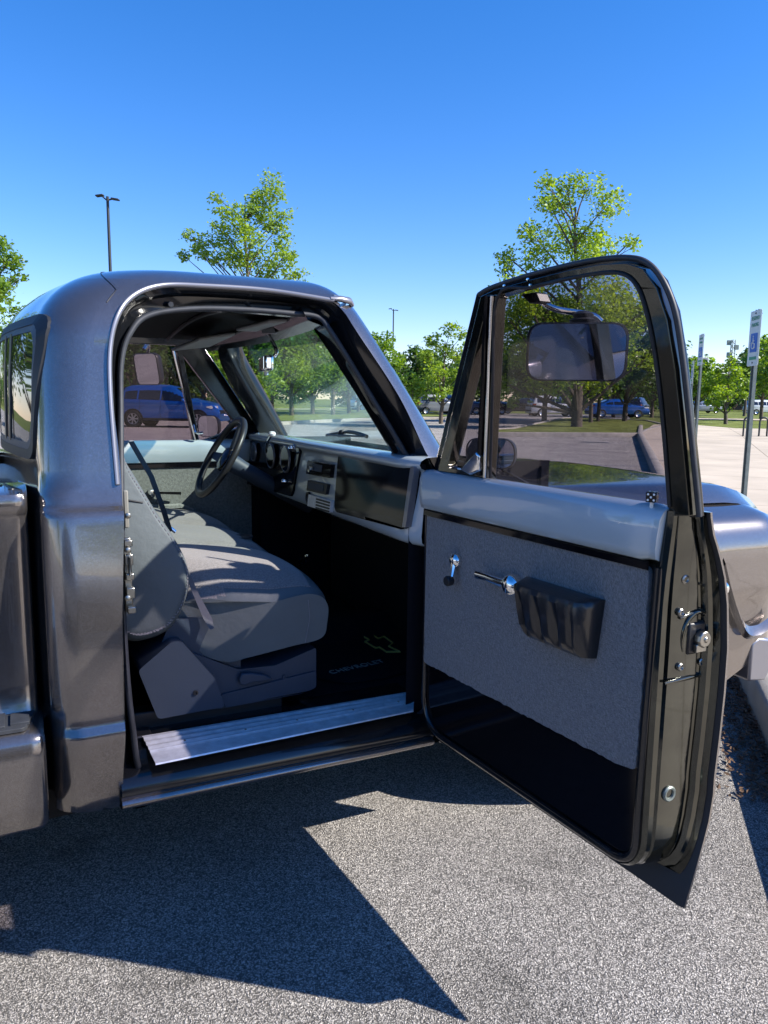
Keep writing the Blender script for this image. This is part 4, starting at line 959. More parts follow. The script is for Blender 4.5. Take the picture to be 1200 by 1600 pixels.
# --- stepside bed: box side, rail and running step
bs = MB()
for f in (lambda p: p, mir):
    rws = []
    for x in (.020, .017, .008, -.01, -.05, -.6, -1.8):
        ins = {0: .03, 1: .012, 2: .004}.get((.020, .017, .008, -.01, -.05, -.6, -1.8).index(x), 0)
        rws.append([f(Vector((x, y + ins, z))) for y, z in ((2.36, 1.228), (2.145, 1.228), (2.118, 1.222), (2.110, 1.205), (2.115, 1.178), (2.125, 1.170), (2.128, 1.16), (2.13, 1.0), (2.13, .72), (2.125, .66), (2.11, .63))])
    bs.loft(rws)
bs.loft([[Vector((x, y, z)) for y in (2.13, 2.5, 3, 3.5, 3.87)] for x, z in ((.0, 1.228), (.012, 1.222), (.014, 1.17), (-.005, 1.16), (-.005, .58))])
bed = bs.build('cargo_bed', M['charcoal_paint'], truck, 50)
for x, y in ((.0, 2.19), (-.03, 2.28), (-.08, 2.17)):
    b = MB(); b.lathe((x - .015, y, 1.228), (0, 0, 1), [(0, .009), (.003, .008), (.004, 0)], 10); b.build('bolt', M['black_plastic'], bed)
for f in (mir, lambda p: p):
    sp_ = MB(); rws = []
    for i, x in enumerate((.030, .026, .015, -.01, -.6, -1.9)):
        k = (.02, .008, 0, 0, 0, 0)[i]
        rws.append([f(Vector((x, y + (k if y < 2.1 else 0), z - (k * .5 if z > .5 else -k)))) for y, z in ((2.14, .645), (2.02, .640), (1.995, .632), (1.985, .615), (1.985, .56), (1.995, .45), (2.005, .385), (2.03, .362), (2.3, .36))])
    sp_.loft(rws); sp_.add([f(Vector(p)) for p in ((.030, 2.14, .64), (.030, 2.01, .63), (.030, 2.02, .38), (.030, 2.3, .38))], [(0, 1, 2, 3)])
    stp_ = sp_.build('running_step', M['charcoal_paint'], truck, 45)
b = MB(); L = round_poly([(.012, 2.125), (-.9, 2.125), (-.9, 2.012), (-.015, 2.012)], .012, 4)
b.prism([L], lambda x, y: Vector((x, y, .650)), lambda x, y: Vector((x, y, .640)))
for i in range(15):
    x = .002 - i * .056
    b.box((x - .028, 2.07, .652), (.044, .088 if i else .07, .008))
b.build('step_pad', M['seal_rubber'], stp_, 30, bevel=.003)
# ------------------------------------------------------------------ ground materials
def asphalt():
    m = bpy.data.materials.new('asphalt'); m.use_nodes = True; N = m.node_tree; b = N.nodes['Principled BSDF']; L = N.links
    tc = N.nodes.new('ShaderNodeTexCoord')
    v = N.nodes.new('ShaderNodeTexVoronoi'); v.inputs['Scale'].default_value = 190; v.inputs['Randomness'].default_value = 1
    ds = N.nodes.new('ShaderNodeTexNoise'); ds.inputs['Scale'].default_value = 60; ds.inputs['Detail'].default_value = 3
    ad = N.nodes.new('ShaderNodeMixRGB'); ad.blend_type = 'LINEAR_LIGHT'; ad.inputs[0].default_value = .012
    L.new(tc.outputs['Object'], ds.inputs['Vector']); L.new(tc.outputs['Object'], ad.inputs[1]); L.new(ds.outputs['Color'], ad.inputs[2]); L.new(ad.outputs[0], v.inputs['Vector'])
    sp = N.nodes.new('ShaderNodeSeparateColor'); L.new(v.outputs['Color'], sp.inputs[0])
    cr = N.nodes.new('ShaderNodeValToRGB'); e = cr.color_ramp.elements; e[0].position = 0; e[0].color = (.14, .13, .12, 1); e[1].position = 1; e[1].color = (.80, .74, .66, 1)
    for p, c in ((.22, (.30, .28, .255, 1)), (.5, (.49, .455, .42, 1)), (.8, (.62, .575, .52, 1))):
        q = e.new(p); q.color = c
    v2 = N.nodes.new('ShaderNodeTexVoronoi'); v2.inputs['Scale'].default_value = 430; s2 = N.nodes.new('ShaderNodeSeparateColor'); L.new(tc.outputs['Object'], v2.inputs['Vector']); L.new(v2.outputs['Color'], s2.inputs[0])
    av = N.nodes.new('ShaderNodeMix'); av.data_type = 'FLOAT'; av.inputs[0].default_value = .4; L.new(sp.outputs[0], av.inputs[2]); L.new(s2.outputs[0], av.inputs[3]); L.new(av.outputs[0], cr.inputs[0])
    g = N.nodes.new('ShaderNodeMapRange'); g.inputs['From Min'].default_value = .30; g.inputs['From Max'].default_value = .62; g.inputs['To Min'].default_value = 1; g.inputs['To Max'].default_value = .28
    L.new(v.outputs['Distance'], g.inputs[0])
    big = N.nodes.new('ShaderNodeTexNoise'); big.inputs['Scale'].default_value = 1.3; big.inputs['Detail'].default_value = 6
    bm_ = N.nodes.new('ShaderNodeMapRange'); bm_.inputs['From Min'].default_value = .3; bm_.inputs['From Max'].default_value = .7; bm_.inputs['To Min'].default_value = .82; bm_.inputs['To Max'].default_value = 1.15
    L.new(tc.outputs['Object'], big.inputs['Vector']); L.new(big.outputs[0], bm_.inputs[0])
    st = N.nodes.new('ShaderNodeTexNoise'); st.inputs['Scale'].default_value = 3.1; st.inputs['Detail'].default_value = 3
    sm_ = N.nodes.new('ShaderNodeMapRange'); sm_.inputs['From Min'].default_value = .60; sm_.inputs['From Max'].default_value = .72; sm_.inputs['To Min'].default_value = 1; sm_.inputs['To Max'].default_value = .6
    L.new(tc.outputs['Object'], st.inputs['Vector']); L.new(st.outputs[0], sm_.inputs[0])
    m1 = N.nodes.new('ShaderNodeMath'); m1.operation = 'MULTIPLY'; m2 = N.nodes.new('ShaderNodeMath'); m2.operation = 'MULTIPLY'
    L.new(g.outputs[0], m1.inputs[0]); L.new(bm_.outputs[0], m1.inputs[1]); L.new(m1.outputs[0], m2.inputs[0]); L.new(sm_.outputs[0], m2.inputs[1])
    sc = N.nodes.new('ShaderNodeVectorMath'); sc.operation = 'SCALE'; L.new(cr.outputs[0], sc.inputs[0]); L.new(m2.outputs[0], sc.inputs['Scale']); L.new(sc.outputs[0], b.inputs['Base Color'])
    b.inputs['Roughness'].default_value = .85; b.inputs['Specular IOR Level'].default_value = .3
    bu = N.nodes.new('ShaderNodeBump'); bu.inputs['Strength'].default_value = .9; bu.inputs['Distance'].default_value = .006; bu.invert = True
    L.new(v.outputs['Distance'], bu.inputs['Height']); L.new(bu.outputs[0], b.inputs['Normal'])
    M['asphalt'] = m
asphalt()
mat('lawn', (.15, .175, .045), .95, 0, 0, .1, bump=(14, 1, .05), vary=(1.6, .5, 9))
mat('concrete', (.50, .42, .32), .85, 0, 0, .3, bump=(90, .3, .003), vary=(1.1, .12, 9))
mat('kerb_concrete', (.30, .275, .24), .85, 0, 0, .3, bump=(60, .4, .004), vary=(5, .2, 8))
_m = M['concrete'].node_tree; _b = _m.nodes['Principled BSDF']; _src = _b.inputs['Base Color'].links[0].from_socket
_t = _m.nodes.new('ShaderNodeTexBrick'); _t.offset = 0; _t.inputs['Scale'].default_value = 1; _t.inputs['Mortar Size'].default_value = .012; _t.inputs['Brick Width'].default_value = 1.8; _t.inputs['Row Height'].default_value = 1.8
_t.inputs['Color1'].default_value = (1, 1, 1, 1); _t.inputs['Color2'].default_value = (.93, .93, .93, 1); _t.inputs['Mortar'].default_value = (.45, .43, .4, 1)
_c = _m.nodes.new('ShaderNodeTexCoord'); _r = _m.nodes.new('ShaderNodeVectorRotate'); _r.inputs['Angle'].default_value = .82; _x = _m.nodes.new('ShaderNodeMixRGB'); _x.blend_type = 'MULTIPLY'; _x.inputs[0].default_value = 1
_m.links.new(_c.outputs['Object'], _r.inputs['Vector']); _m.links.new(_r.outputs[0], _t.inputs['Vector']); _m.links.new(_src, _x.inputs[1]); _m.links.new(_t.outputs[0], _x.inputs[2]); _m.links.new(_x.outputs[0], _b.inputs['Base Color'])
mat('brick', (.25, .15, .12), .9, vary=(3, .2)); mat('grey_wall', (.35, .35, .36), .8); mat('dark_window', (.03, .035, .04), .1)
def sheet(name, pts, dz, m, kind='structure', side=0):
    """flat outline laid on the gently rising lot"""
    bm = bmesh.new(); vs = [bm.verts.new((p[0], p[1], 0)) for p in pts]; bm.faces.new(vs)
    for d in (6, 26):
        bmesh.ops.bisect_plane(bm, geom=bm.verts[:] + bm.edges[:] + bm.faces[:], plane_co=Vector((0, d / .9, 0)), plane_no=Vector((.43, .9, 0)))
    bmesh.ops.recalc_face_normals(bm, faces=bm.faces)
    for f in bm.faces:
        if f.normal.z < 0: f.normal_flip()
    if side:
        r = bmesh.ops.extrude_face_region(bm, geom=bm.faces[:]); 
        top = [v for v in r['geom'] if isinstance(v, bmesh.types.BMVert)]
        for v in bm.verts: v.co.z = -side
        for v in top: v.co.z = 0
    for v in bm.verts: v.co.z += gh(v.co.x, v.co.y) + dz
    me = bpy.data.meshes.new(name); bm.to_mesh(me); bm.free(); me.materials.append(m)
    o = bpy.data.objects.new(name, me); COL.objects.link(o); o['kind'] = kind; return o
def G(px, py): p = on_g(px, py); return (p.x, p.y)
sheet('ground', [(-1200, -1200), (1200, -1200), (1200, 1500), (-1200, 1500)], -.03, M['lawn'])
K0, K1, K2 = (-16, -18.3), (3.18, 2.30), (19.3, 19.9)
sheet('parking_lot', [(-90, -60), (-50, -60), K0, K1, K2, (34, 36), (52, 55), (10, 82), (-60, 82), (-90, 30)], 0, M['asphalt'])
sheet('plaza', [K0, (20, -30), (70, 8), G(1230, 675), G(1150, 674), G(1085, 668), (28, 28), K2, K1], .13, M['concrete'], side=.16)
sheet('path', [G(1210, 657), G(1085, 655), G(1085, 653), G(1210, 655)], .0, M['concrete'])
def kerb(name, pts, wd=.16, h=.15, closed=False):
    b = MB(); P = [Vector((p[0], p[1], 0)) for p in pts]; D = []
    for a, c in zip(P, P[1:] + ([P[0]] if closed else [])):
        k = max(1, int((c - a).length / 1.5)); D += [a.lerp(c, i / k) for i in range(k)]
    if not closed: D.append(P[-1])
    rows = []
    for i, p in enumerate(D):
        q = (D[(i + 1) % len(D)] if closed or i < len(D) - 1 else D[i]) - (D[i - 1] if closed or i else D[i]); n = Vector((-q.y, q.x, 0)).normalized(); z = gh(p.x, p.y)
        rows.append([p + n * a + Vector((0, 0, z + c)) for a, c in ((wd / 2 + .01, -.1), (wd / 2, h - .02), (wd / 2 - .02, h), (-wd / 2 + .02, h), (-wd / 2, h - .02), (-wd / 2 - .01, -.1))])
    if closed: rows.append(rows[0])
    b.loft(rows); o = b.build(name, M['kerb_concrete'], None, 50); o['kind'] = 'structure'; return o
kerb('kerb', [K0, K1, K2, (26, 26.8)], .18, .16)
IA = [G(340, 641), G(375, 668), G(470, 662), G(560, 657.5), G(640, 655), G(695, 655.5), G(708, 651), G(640, 643), G(520, 641)]
sheet('grass_island', IA, .10, M['lawn'], side=.1); kerb('kerb', IA, closed=True)
IB = [(14.15, 21.55), (19.3, 19.9), G(1010, 676), G(1040, 668), G(1010, 660), G(900, 655), G(880, 656), G(800, 674), G(755, 676)]
sheet('grass_island', IB, .10, M['lawn'], side=.1); kerb('kerb', IB, closed=True)
IC = [G(660, 645), G(720, 646), G(720, 634), G(560, 632), G(180, 634), G(150, 650), G(300, 648), G(330, 637), G(600, 637)]
sheet('grass_island', IC, .06, M['lawn'], side=.1)

# ------------------------------------------------------------------ trees
import numpy as np
RGT = Vector((RX[0], RY[0], 0)).normalized(); YAW = atan2(RGT.y, RGT.x)
def leaves(blobs, size, seed, dens=1.0, sub=1.0):
    rg = np.random.default_rng(seed); P = []
    for (x, y, z, r) in blobs:
        ns = max(5, int(16 * sub)); u = rg.normal(size=(ns, 3)); u /= np.linalg.norm(u, axis=1)[:, None]
        cs = u * (r * (.35 + .60 * rg.random((ns, 1)) ** .6)) * np.array([1, 1, .8])
        for c in cs:
            n = int(max(6, dens * 1.1 * (r / size) ** 2 / sub * rg.uniform(.5, 1.4)))
            d = rg.normal(size=(n, 3)) * r * .27 * rg.uniform(.7, 1.3)
            d[:, 2] *= .7
            P.append(np.array([x, y, z]) + c + d)
    P = np.concatenate(P); n = len(P)
    a = rg.normal(size=(n, 3)); a[:, 2] *= .6; a /= np.linalg.norm(a, axis=1)[:, None]
    b = rg.normal(size=(n, 3)); b -= a * (a * b).sum(1)[:, None]; b /= np.linalg.norm(b, axis=1)[:, None]
    s = size * rg.uniform(.6, 1.25, (n, 1)); c = np.cross(a, b)
    v = np.stack([P - a * s * .5, P + b * s * .28 + c * s * .06, P + a * s * .55, P - b * s * .28 + c * s * .06], 1).reshape(-1, 3)
    return v, n
def leaf_obj(name, blobs, size, seed, m, parent, dens=1.0, sub=1.0):
    v, n = leaves(blobs, size, seed, dens, sub); me = bpy.data.meshes.new(name)
    me.vertices.add(4 * n); me.vertices.foreach_set('co', v.ravel()); me.loops.add(4 * n); me.loops.foreach_set('vertex_index', np.arange(4 * n, dtype=np.int32))
    me.polygons.add(n); me.polygons.foreach_set('loop_start', np.arange(0, 4 * n, 4, dtype=np.int32)); me.update(); me.validate()
    me.materials.append(m); o = bpy.data.objects.new(name, me); COL.objects.link(o)
    if parent: put(o, parent)
    return o
def tree(name, loc, blobs, size, label, cat='tree', group=None, m='leaf_mid', trunk_r=.1, seed=1, dens=1.0, sub=1.0, fork=.4, rz=None):
    root = empty(name, loc, YAW if rz is None else rz); tag(root, label, cat, group); rg = random.Random(seed)
    top = max(z for x, y, z, r in blobs); zmin = min(z - r for x, y, z, r in blobs)
    b = MB(); tr = [Vector((0, 0, -.15))]
    for i in range(1, 9):
        z = top * .9 * i / 8; near = [bb for bb in blobs if abs(bb[2] - z) < top * .2] or blobs
        cx = sum(q[0] for q in near) / len(near); tr.append(Vector((cx * min(1, (z / top) ** 1.3) * .7 + rg.uniform(-.03, .03) * top * .15, rg.uniform(-.02, .02) * top * .2, z)))
    tr = spline(tr, 3); b.tube(tr, [trunk_r * (1.25 if i == 0 else 1) * (1 - .88 * i / (len(tr) - 1)) for i in range(len(tr))], 7)
    for (x, y, z, r) in blobs:
        zs_ = max(zmin * .8, z - (abs(x) + abs(y)) * rg.uniform(.7, 1.1) - r * .4); zs_ = min(zs_, top * .8)
        k = min(len(tr) - 1, int(len(tr) * zs_ / (top * .9))); k = max(k, 2); s0 = tr[k]
        e = Vector((x, y, z)); mid = s0.lerp(e, .5) + Vector((rg.uniform(-.1, .1), rg.uniform(-.1, .1), .05)) * r
        w0 = trunk_r * .42 * (1 - .6 * k / len(tr))
        b.tube(spline([s0, mid, e], 3), [w0 * (1 - .8 * i / 6) for i in range(7)], 5)
        for _ in range(3):
            q = e + Vector((rg.gauss(0, 1), rg.gauss(0, 1), rg.gauss(0, .8))) * r * .5; b.tube([mid.lerp(e, rg.uniform(.3, 1)), q], [w0 * .35, w0 * .1], 4)
    b.build('trunk', M['bark'], root, 60, fixn=False, merge=False)
    leaf_obj('crown', blobs, size, seed, M[m], root, dens, sub)
    return root
def px_blobs(pxb, depth, pts, seed=3, base=None):
    rg = random.Random(seed); out_ = []
    zg = gh(*(at_depth(pxb, depth).xy))
    for px, py, r in pts:
        hz = 617 + .0123 * px; rr = r * depth / FPX
        out_.append(((px - pxb) * depth / FPX, rg.uniform(-1, 1) * rr * 1.3, CAMZ - (py - hz) * depth / FPX - zg, rr))
    return out_
def rnd_blobs(h, w, seed, n=16, z0=.3):
    rg = random.Random(seed); out_ = []
    for i in range(n):
        t = (i + .5) / n; z = h * lerp(z0 + .08, .93, t); wr = w * (sin(pi * (.18 + .78 * t)) ** .8); a = i * 2.4 + rg.uniform(-.4, .4); q = sqrt(rg.random()) * .75
        out_.append((wr * q * cos(a), wr * q * sin(a), z, lerp(.36, .2, t) * w * rg.uniform(.8, 1.25)))
    out_.append((0, 0, h * .6, w * .4)); return out_
T2 = [(378, 370, 22), (400, 345, 20), (365, 410, 20), (435, 365, 20), (400, 415, 24), (445, 415, 20), (350, 370, 14), (415, 325, 15), (320, 405, 14), (455, 435, 16), (425, 296, 18), (436, 318, 16), (405, 318, 18), (345, 325, 12), (350, 345, 15), (380, 348, 18), (420, 352, 22), (446, 345, 12), (303, 378, 12), (328, 384, 18), (358, 388, 18), (400, 390, 24), (440, 385, 18), (455, 408, 10), (338, 412, 12), (378, 418, 18), (420, 425, 24), (470, 440, 16), (292, 408, 9), (315, 398, 12),
      (400, 470, 30), (450, 475, 26), (360, 470, 22), (385, 530, 30), (435, 530, 30), (465, 575, 26), (375, 585, 26), (425, 600, 24), (352, 560, 22), (500, 470, 16)]
tree('young_tree', at_depth(388, 40), px_blobs(388, 40, T2), .18, 'ragged tree rising behind the middle of the truck roof', m='leaf_bright', trunk_r=.20, seed=11, dens=1.5, sub=1.4)
T3 = [(820, 480, 34), (960, 480, 34), (880, 520, 44), (925, 560, 36), (855, 500, 40), (915, 495, 40), (880, 570, 44), (965, 525, 34), (790, 505, 26), (830, 560, 34), (865, 325, 24), (905, 375, 28), (874, 300, 18), (840, 304, 16), (905, 305, 24), (925, 342, 26), (850, 335, 26), (880, 375, 34), (822, 375, 24), (785, 405, 16), (782, 425, 16), (965, 392, 16), (930, 395, 28), (830, 410, 26), (900, 420, 34),
      (805, 470, 38), (870, 465, 42), (940, 465, 38), (985, 500, 28), (815, 540, 38), (900, 530, 46), (960, 560, 32), (850, 595, 34), (930, 600, 28), (1000, 565, 20), (790, 600, 18), (885, 610, 26), (800, 630, 10)]
tree('shade_tree', at_depth(903, 33), px_blobs(903, 33, T3), .17, 'tall shade tree standing behind the open door, lower crown seen through its tinted glass', m='leaf_bright', trunk_r=.26, seed=5, dens=1.5, sub=1.4)
tree('leafy_tree', at_depth(-25, 30), px_blobs(-25, 30, [(-20, 400, 30), (15, 395, 18), (30, 415, 18), (38, 440, 12), (-5, 430, 32), (20, 460, 26), (0, 495, 28), (-40, 440, 34), (-60, 480, 36), (-20, 520, 36), (10, 540, 24), (-50, 560, 30), (32, 490, 14)]), .16, 'dense green tree at the left edge of the photo beside the cab roof', m='leaf_mid', trunk_r=.2, seed=9, dens=2.4)
tree('small_tree', at_depth(690, 38), px_blobs(690, 38, [(700, 520, 14), (675, 535, 14), (722, 525, 12), (690, 550, 18), (715, 555, 18), (665, 560, 14), (680, 585, 18), (705, 590, 18), (720, 610, 14), (690, 615, 14), (665, 600, 12), (730, 575, 12)]), .17, 'slender green tree between the windshield pillar and the open door', m='leaf_bright', trunk_r=.12, seed=14, dens=2.0)
tree('bushy_tree', at_depth(645, 33), px_blobs(645, 33, [(640, 592, 12), (655, 600, 12), (628, 600, 12), (645, 612, 13), (662, 615, 10), (630, 618, 12), (650, 628, 8), (618, 590, 10)]), .15, 'low bright yellow-green tree just above the windshield pillar', m='leaf_bright', trunk_r=.08, seed=15, dens=2.2)
tree('small_tree', at_depth(1137, 45), px_blobs(1137, 45, [(1135, 566, 9), (1125, 580, 12), (1148, 580, 12), (1112, 595, 12), (1137, 600, 15), (1158, 600, 12), (1120, 615, 13), (1145, 620, 12), (1162, 618, 8), (1108, 628, 8), (1125, 636, 8)]), .2, 'small round-headed tree on the lawn between the two blue parking signs', m='leaf_bright', trunk_r=.12, seed=16, dens=2.2)
far = [(1192, 62, 6.9, 3.0, 'leaf_mid', 'broad tree behind the nearest parking sign at the right edge'), (1222, 55, 6.5, 2.8, 'leaf_mid', 'tree partly cut off by the right edge of the photo'), (1165, 75, 6.6, 2.6, 'leaf_dark', 'darker tree filling in behind the small lawn tree'), (1088, 66, 5.2, 2.6, 'leaf_mid', 'tree just right of the open door frame'),
       (652, 62, 5.6, 2.6, 'leaf_dark', 'dark tree right of the distant lamp post'), (590, 55, 6.2, 2.4, 'leaf_mid', 'tree just left of the distant lamp post above the windshield pillar'), (725, 70, 5.2, 2.4, 'leaf_mid', 'tree tucked behind the window frame of the open door'), (675, 75, 6.0, 2.4, 'leaf_dark', 'dark tree deep behind the slender tree'),
       (212, 38, 6.6, 3.0, 'leaf_dark', 'dark tree behind the rear of the blue car'), (262, 44, 6.4, 3.2, 'leaf_dark', 'dark tree above the roof of the blue car'), (160, 46, 7.0, 3.4, 'leaf_dark', 'dark tree beyond the rear end of the blue car'), (318, 42, 6.0, 2.8, 'leaf_dark', 'dark tree above the bonnet of the blue car'),
       (345, 46, 6.4, 3.4, 'leaf_bright', 'bright tree at the left edge of the windshield'), (425, 50, 6.6, 3.4, 'leaf_bright', 'bright tree below the rear-view mirror'), (488, 54, 6.6, 3.6, 'leaf_mid', 'broad tree in the middle of the windshield'), (545, 58, 6.6, 3.6, 'leaf_bright', 'bright tree in the upper right of the windshield'), (368, 40, 5.6, 2.7, 'leaf_mid', 'leafy tree seen at the left of the windshield'), (455, 48, 5.8, 3.0, 'leaf_mid', 'leafy tree seen behind the rear-view mirror arm'), (520, 52, 6.4, 3.2, 'leaf_mid', 'leafy tree seen at the right of the windshield'), (560, 66, 6.2, 3.0, 'leaf_dark', 'dark tree low in the right corner of the windshield'), (410, 60, 6.4, 3.2, 'leaf_dark', 'dark tree deep behind the trunk in the windshield'),
       (760, 58, 6.8, 3.0, 'leaf_dark', 'dark tree seen through the quarter light of the open door'), (830, 64, 6.6, 3.2, 'leaf_dark', 'dark tree behind the large door mirror'), (960, 60, 6.0, 3.0, 'leaf_dark', 'dark tree above the blue saloon in the door glass'), (1020, 62, 6.6, 3.0, 'leaf_dark', 'dark tree at the rear edge of the door glass'), (925, 40, 6.2, 2.2, 'leaf_dark', 'slim-trunked tree just right of the shade tree trunk'), (936, 43, 6.0, 2.2, 'leaf_dark', 'second slim-trunked tree right of the shade tree trunk'), (852, 42, 7.0, 3.6, 'leaf_dark', 'wide dark tree left of the shade tree trunk in the door glass'), (978, 44, 7.0, 3.6, 'leaf_dark', 'wide dark tree between the shade tree and the rear of the door glass'), (905, 48, 7.4, 3.8, 'leaf_dark', 'wide dark tree directly behind the shade tree'), (90, 42, 5.0, 2.8, 'leaf_mid', 'tree hidden mostly by the cab, left of the blue car')]
for i, (px, dp, h, wd, m_, lab) in enumerate(far):
    tree('background_tree', at_depth(px, dp), rnd_blobs(h, wd, 40 + i, 15), .012 + dp * .0052, lab, group='trees beyond the parking lot', m=m_, trunk_r=.12 if px in (925, 936) else .16, seed=60 + i, dens=1.9, sub=1.0)
# trees on the other side of the lot, behind the photographer: they show in paint and mirrors
for i, (x, y, h) in enumerate(((-9, -16, 7), (3, -22, 8), (-22, -14, 8), (-30, 4, 7), (16, -20, 7), (-28, 22, 7), (-15, 9, 7), (-19, 15, 8), (-22, 25, 8), (-5, 30, 7), (-9.5, 33, 8), (-2.6, 37, 7), (-12.5, 24, 6.5), (-9.3, 23, 7), (-6.7, 24, 6), (-4.6, 22, 6.5))):
    tree('rear_tree', Vector((x, y, gh(x, y))), rnd_blobs(h, 3, 90 + i, 14), .3, 'tree behind the photographer, mirrored only in the truck paint', group='trees behind the photographer', m='leaf_mid', trunk_r=.16, seed=95 + i, dens=.9)
# the far wood along the skyline
rg = random.Random(4); wb_ = []
for i in range(260):
    px = rg.uniform(-500, 1700); dp = rg.uniform(105, 150); p = at_depth(px, dp); r = rg.uniform(1.6, 3.2); wb_.append((p.x, p.y, .3 + r * .7 + rg.random() ** 2 * 3.2, r))
fw = leaf_obj('far_wood', wb_, .85, 8, M['leaf_dark'], None, 1.3, .5); tag(fw, kind='stuff', label='band of distant trees along the skyline')

# ------------------------------------------------------------------ cars
def car(name, loc, rz, label, body_m, kind='suv', group=None, simple=False):
    root = empty(name, loc, rz); tag(root, label, 'car', group)
    if kind == 'suv':
        zt = smooth_table([(-2.05, .80), (-2.02, 1.0), (-1.72, 1.50), (-1.45, 1.60), (-.6, 1.645), (.0, 1.63), (.35, 1.55), (.62, 1.38), (1.05, 1.10), (1.5, 1.03), (1.85, .93), (2.02, .74), (2.06, .60)], .05)
        panes = [(-1.62, -1.12), (-1.06, -.22), (-.16, .70)]; wsr = (.40, 1.0); rr_ = (-1.98, -1.66); wr = .60; zb0, zb1 = 1.06, .98
    else:
        zt = smooth_table([(-2.25, .75), (-2.2, .98), (-1.7, 1.08), (-1.35, 1.14), (-.75, 1.38), (-.3, 1.44), (.1, 1.43), (.45, 1.32), (1.05, 1.02), (1.7, .92), (2.1, .78), (2.25, .58)], .05)
        panes = [(-1.05, -.52), (-.46, .20), (.26, .82)]; wsr = (.38, 1.0); rr_ = (-1.3, -.80); wr = .56; zb0, zb1 = 1.0, .94
    L0 = 2.06 if kind == 'suv' else 2.26
    def belt(x): return min(lerp(zb0, zb1, (x + 2) / 3), zt(x) - .03)
    def hw(x): return .89 - .16 * (abs(x) / L0) ** 5
    def wtop(x): return min(wr, hw(x) - .16)
    def sec(x):
        w_ = hw(x); zb = belt(x); z1 = zt(x); t = wtop(x) if z1 - zb > .12 else lerp(w_ - .08, wtop(x), (z1 - zb) / .12)
        h = [(0, .26), (w_ - .10, .26), (w_ - .02, .33), (w_, .50), (w_ + .005, .62), (w_ - .012, .80), (w_ - .004, .86 if zb > .9 else zb - .05), (w_ - .03, zb), (lerp(w_ - .03, t, .5), lerp(zb, z1 - .04, .5)), (t, z1 - .045), (t - .09, z1 - .008), (0, z1)]
        h = [(a, min(c, z1)) for a, c in h]
        return [Vector((x, -a, c)) for a, c in h] + [Vector((x, a, c)) for a, c in h[::-1]][1:-1]
    n = 24 if simple else 60; b = MB(); xs = [lerp(-L0, L0, i / n) for i in range(n + 1)]
    b.loft([sec(x) for x in xs], True, True); b.build('body', M[body_m], root, 42)
    def side(x, t, s, o=.006):
        w_ = hw(x) - .03; zb = belt(x) + .02; z1 = zt(x) - .07; tt = wtop(x)
        return Vector((x, s * (lerp(w_, tt, t) + o), lerp(zb, z1, t)))
    for s in (-1, 1):
        for a, c in panes:
            k = 6; b = MB(); b.loft([[side(lerp(a, c, i / k), t, s) for i in range(k + 1)] for t in (0.02, .5, .97)]); b.loft([[side(lerp(a, c, i / k), t, s, -.01) for i in range(k + 1)] for t in (0.02, .97)]); b.build('window', M['car_glass'], root, 60)
        if not simple:
            b = MB(); c = side(.72, .0, s, .10); b.box(c + Vector((0, 0, .05)), (.10, .18, .12)); b.build('side_mirror', M[body_m], root, 30, bevel=.03, seg=3)
            for xh in (-.95, -.05):
                b = MB(); b.tube([Vector((xh, s * (hw(xh) + .012), .86)), Vector((xh + .16, s * (hw(xh) + .012), .87))], .012, 6); b.build('door_handle', M[body_m], root, 50)
            b = MB()
            for xd in (-1.0, -.19, .74): b.tube([Vector((xd, s * (hw(xd) + .003), .38)), Vector((xd - .02, s * (hw(xd) + .003), .62)), Vector((xd, s * (hw(xd) - .008), .85)), side(xd, 0, s, .003)], .006, 4)
            b.build('door_seam', M['dark_void'], root)
            b = MB(); b.tube([Vector((x, s * (hw(x) + .004), .32)) for x in (-.95, 0, .95)], .045, 6); b.build('side_skirt', M['black_plastic'], root)
    for a, c, nm in ((wsr[0], wsr[1], 'windshield'), (rr_[0], rr_[1], 'rear_window')):
        b = MB(); b.loft([[Vector((x + (.004 if nm == 'windshield' else -.004), lerp(-1, 1, j / 8) * (wtop(x) - .02 + .10 * (1 - (zt(x) - 1.0) / .6)), zt(x) + .006)) for j in range(9)] for x in [lerp(a, c, i / 6) for i in range(7)]]); b.build(nm, M['car_glass'], root, 60)
    for s in (-1, 1):
        zl = .80
        hx = L0 - .22
        b = MB(); b.loft([[Vector((x, s * (hw(x) + .006 - dd), z)) for z in (zl - .06 * k, zl + .05 * k)] for x, k, dd in ((hx - .25, .3, 0), (hx - .1, 1, 0), (hx, 1, .02), (hx + .16, .9, .07))]); b.build('headlight', M['lens'], root, 60)
        b = MB(); b.loft([[Vector((x, s * (hw(x) + .006), z)) for z in (.86, 1.0 if kind == 'suv' else .95)] for x in (-L0 + .06, -L0 + .18, -L0 + .34)]); b.build('tail_light', M['red_glass'], root, 60)
    xw = 1.27 if kind == 'suv' else 1.36
    for x in (-xw, xw):
        for s in (-1, 1):
            if not simple:
                b = MB(); b.lathe(Vector((x, s * (hw(x) - .03), .33)), (0, s, 0), [(0, .385), (.042, .385), (.045, .375), (.045, 0)], 24); b.build('wheel_arch', M['dark_void'], root, 50)
            wheel('wheel', (x, s * (hw(x) + .03), .325), .325, .2, root, n=14 if simple else 26, side=s, spokes=0 if simple else 7)
    b = MB(); b.box((L0 - .02, 0, .62), (.06, 1.2, .14)); b.box((-L0 + .0, 0, .45), (.06, 1.4, .12)); b.build('grille', M['black_plastic'], root, 30, bevel=.01)
    return root
paint('blue_car_paint', (.010, .10, .42), (.03, .22, .65), .5, .3, .05)
paint('silver_car_paint', (.38, .38, .37), (.7, .7, .7), .8, .35, .1)
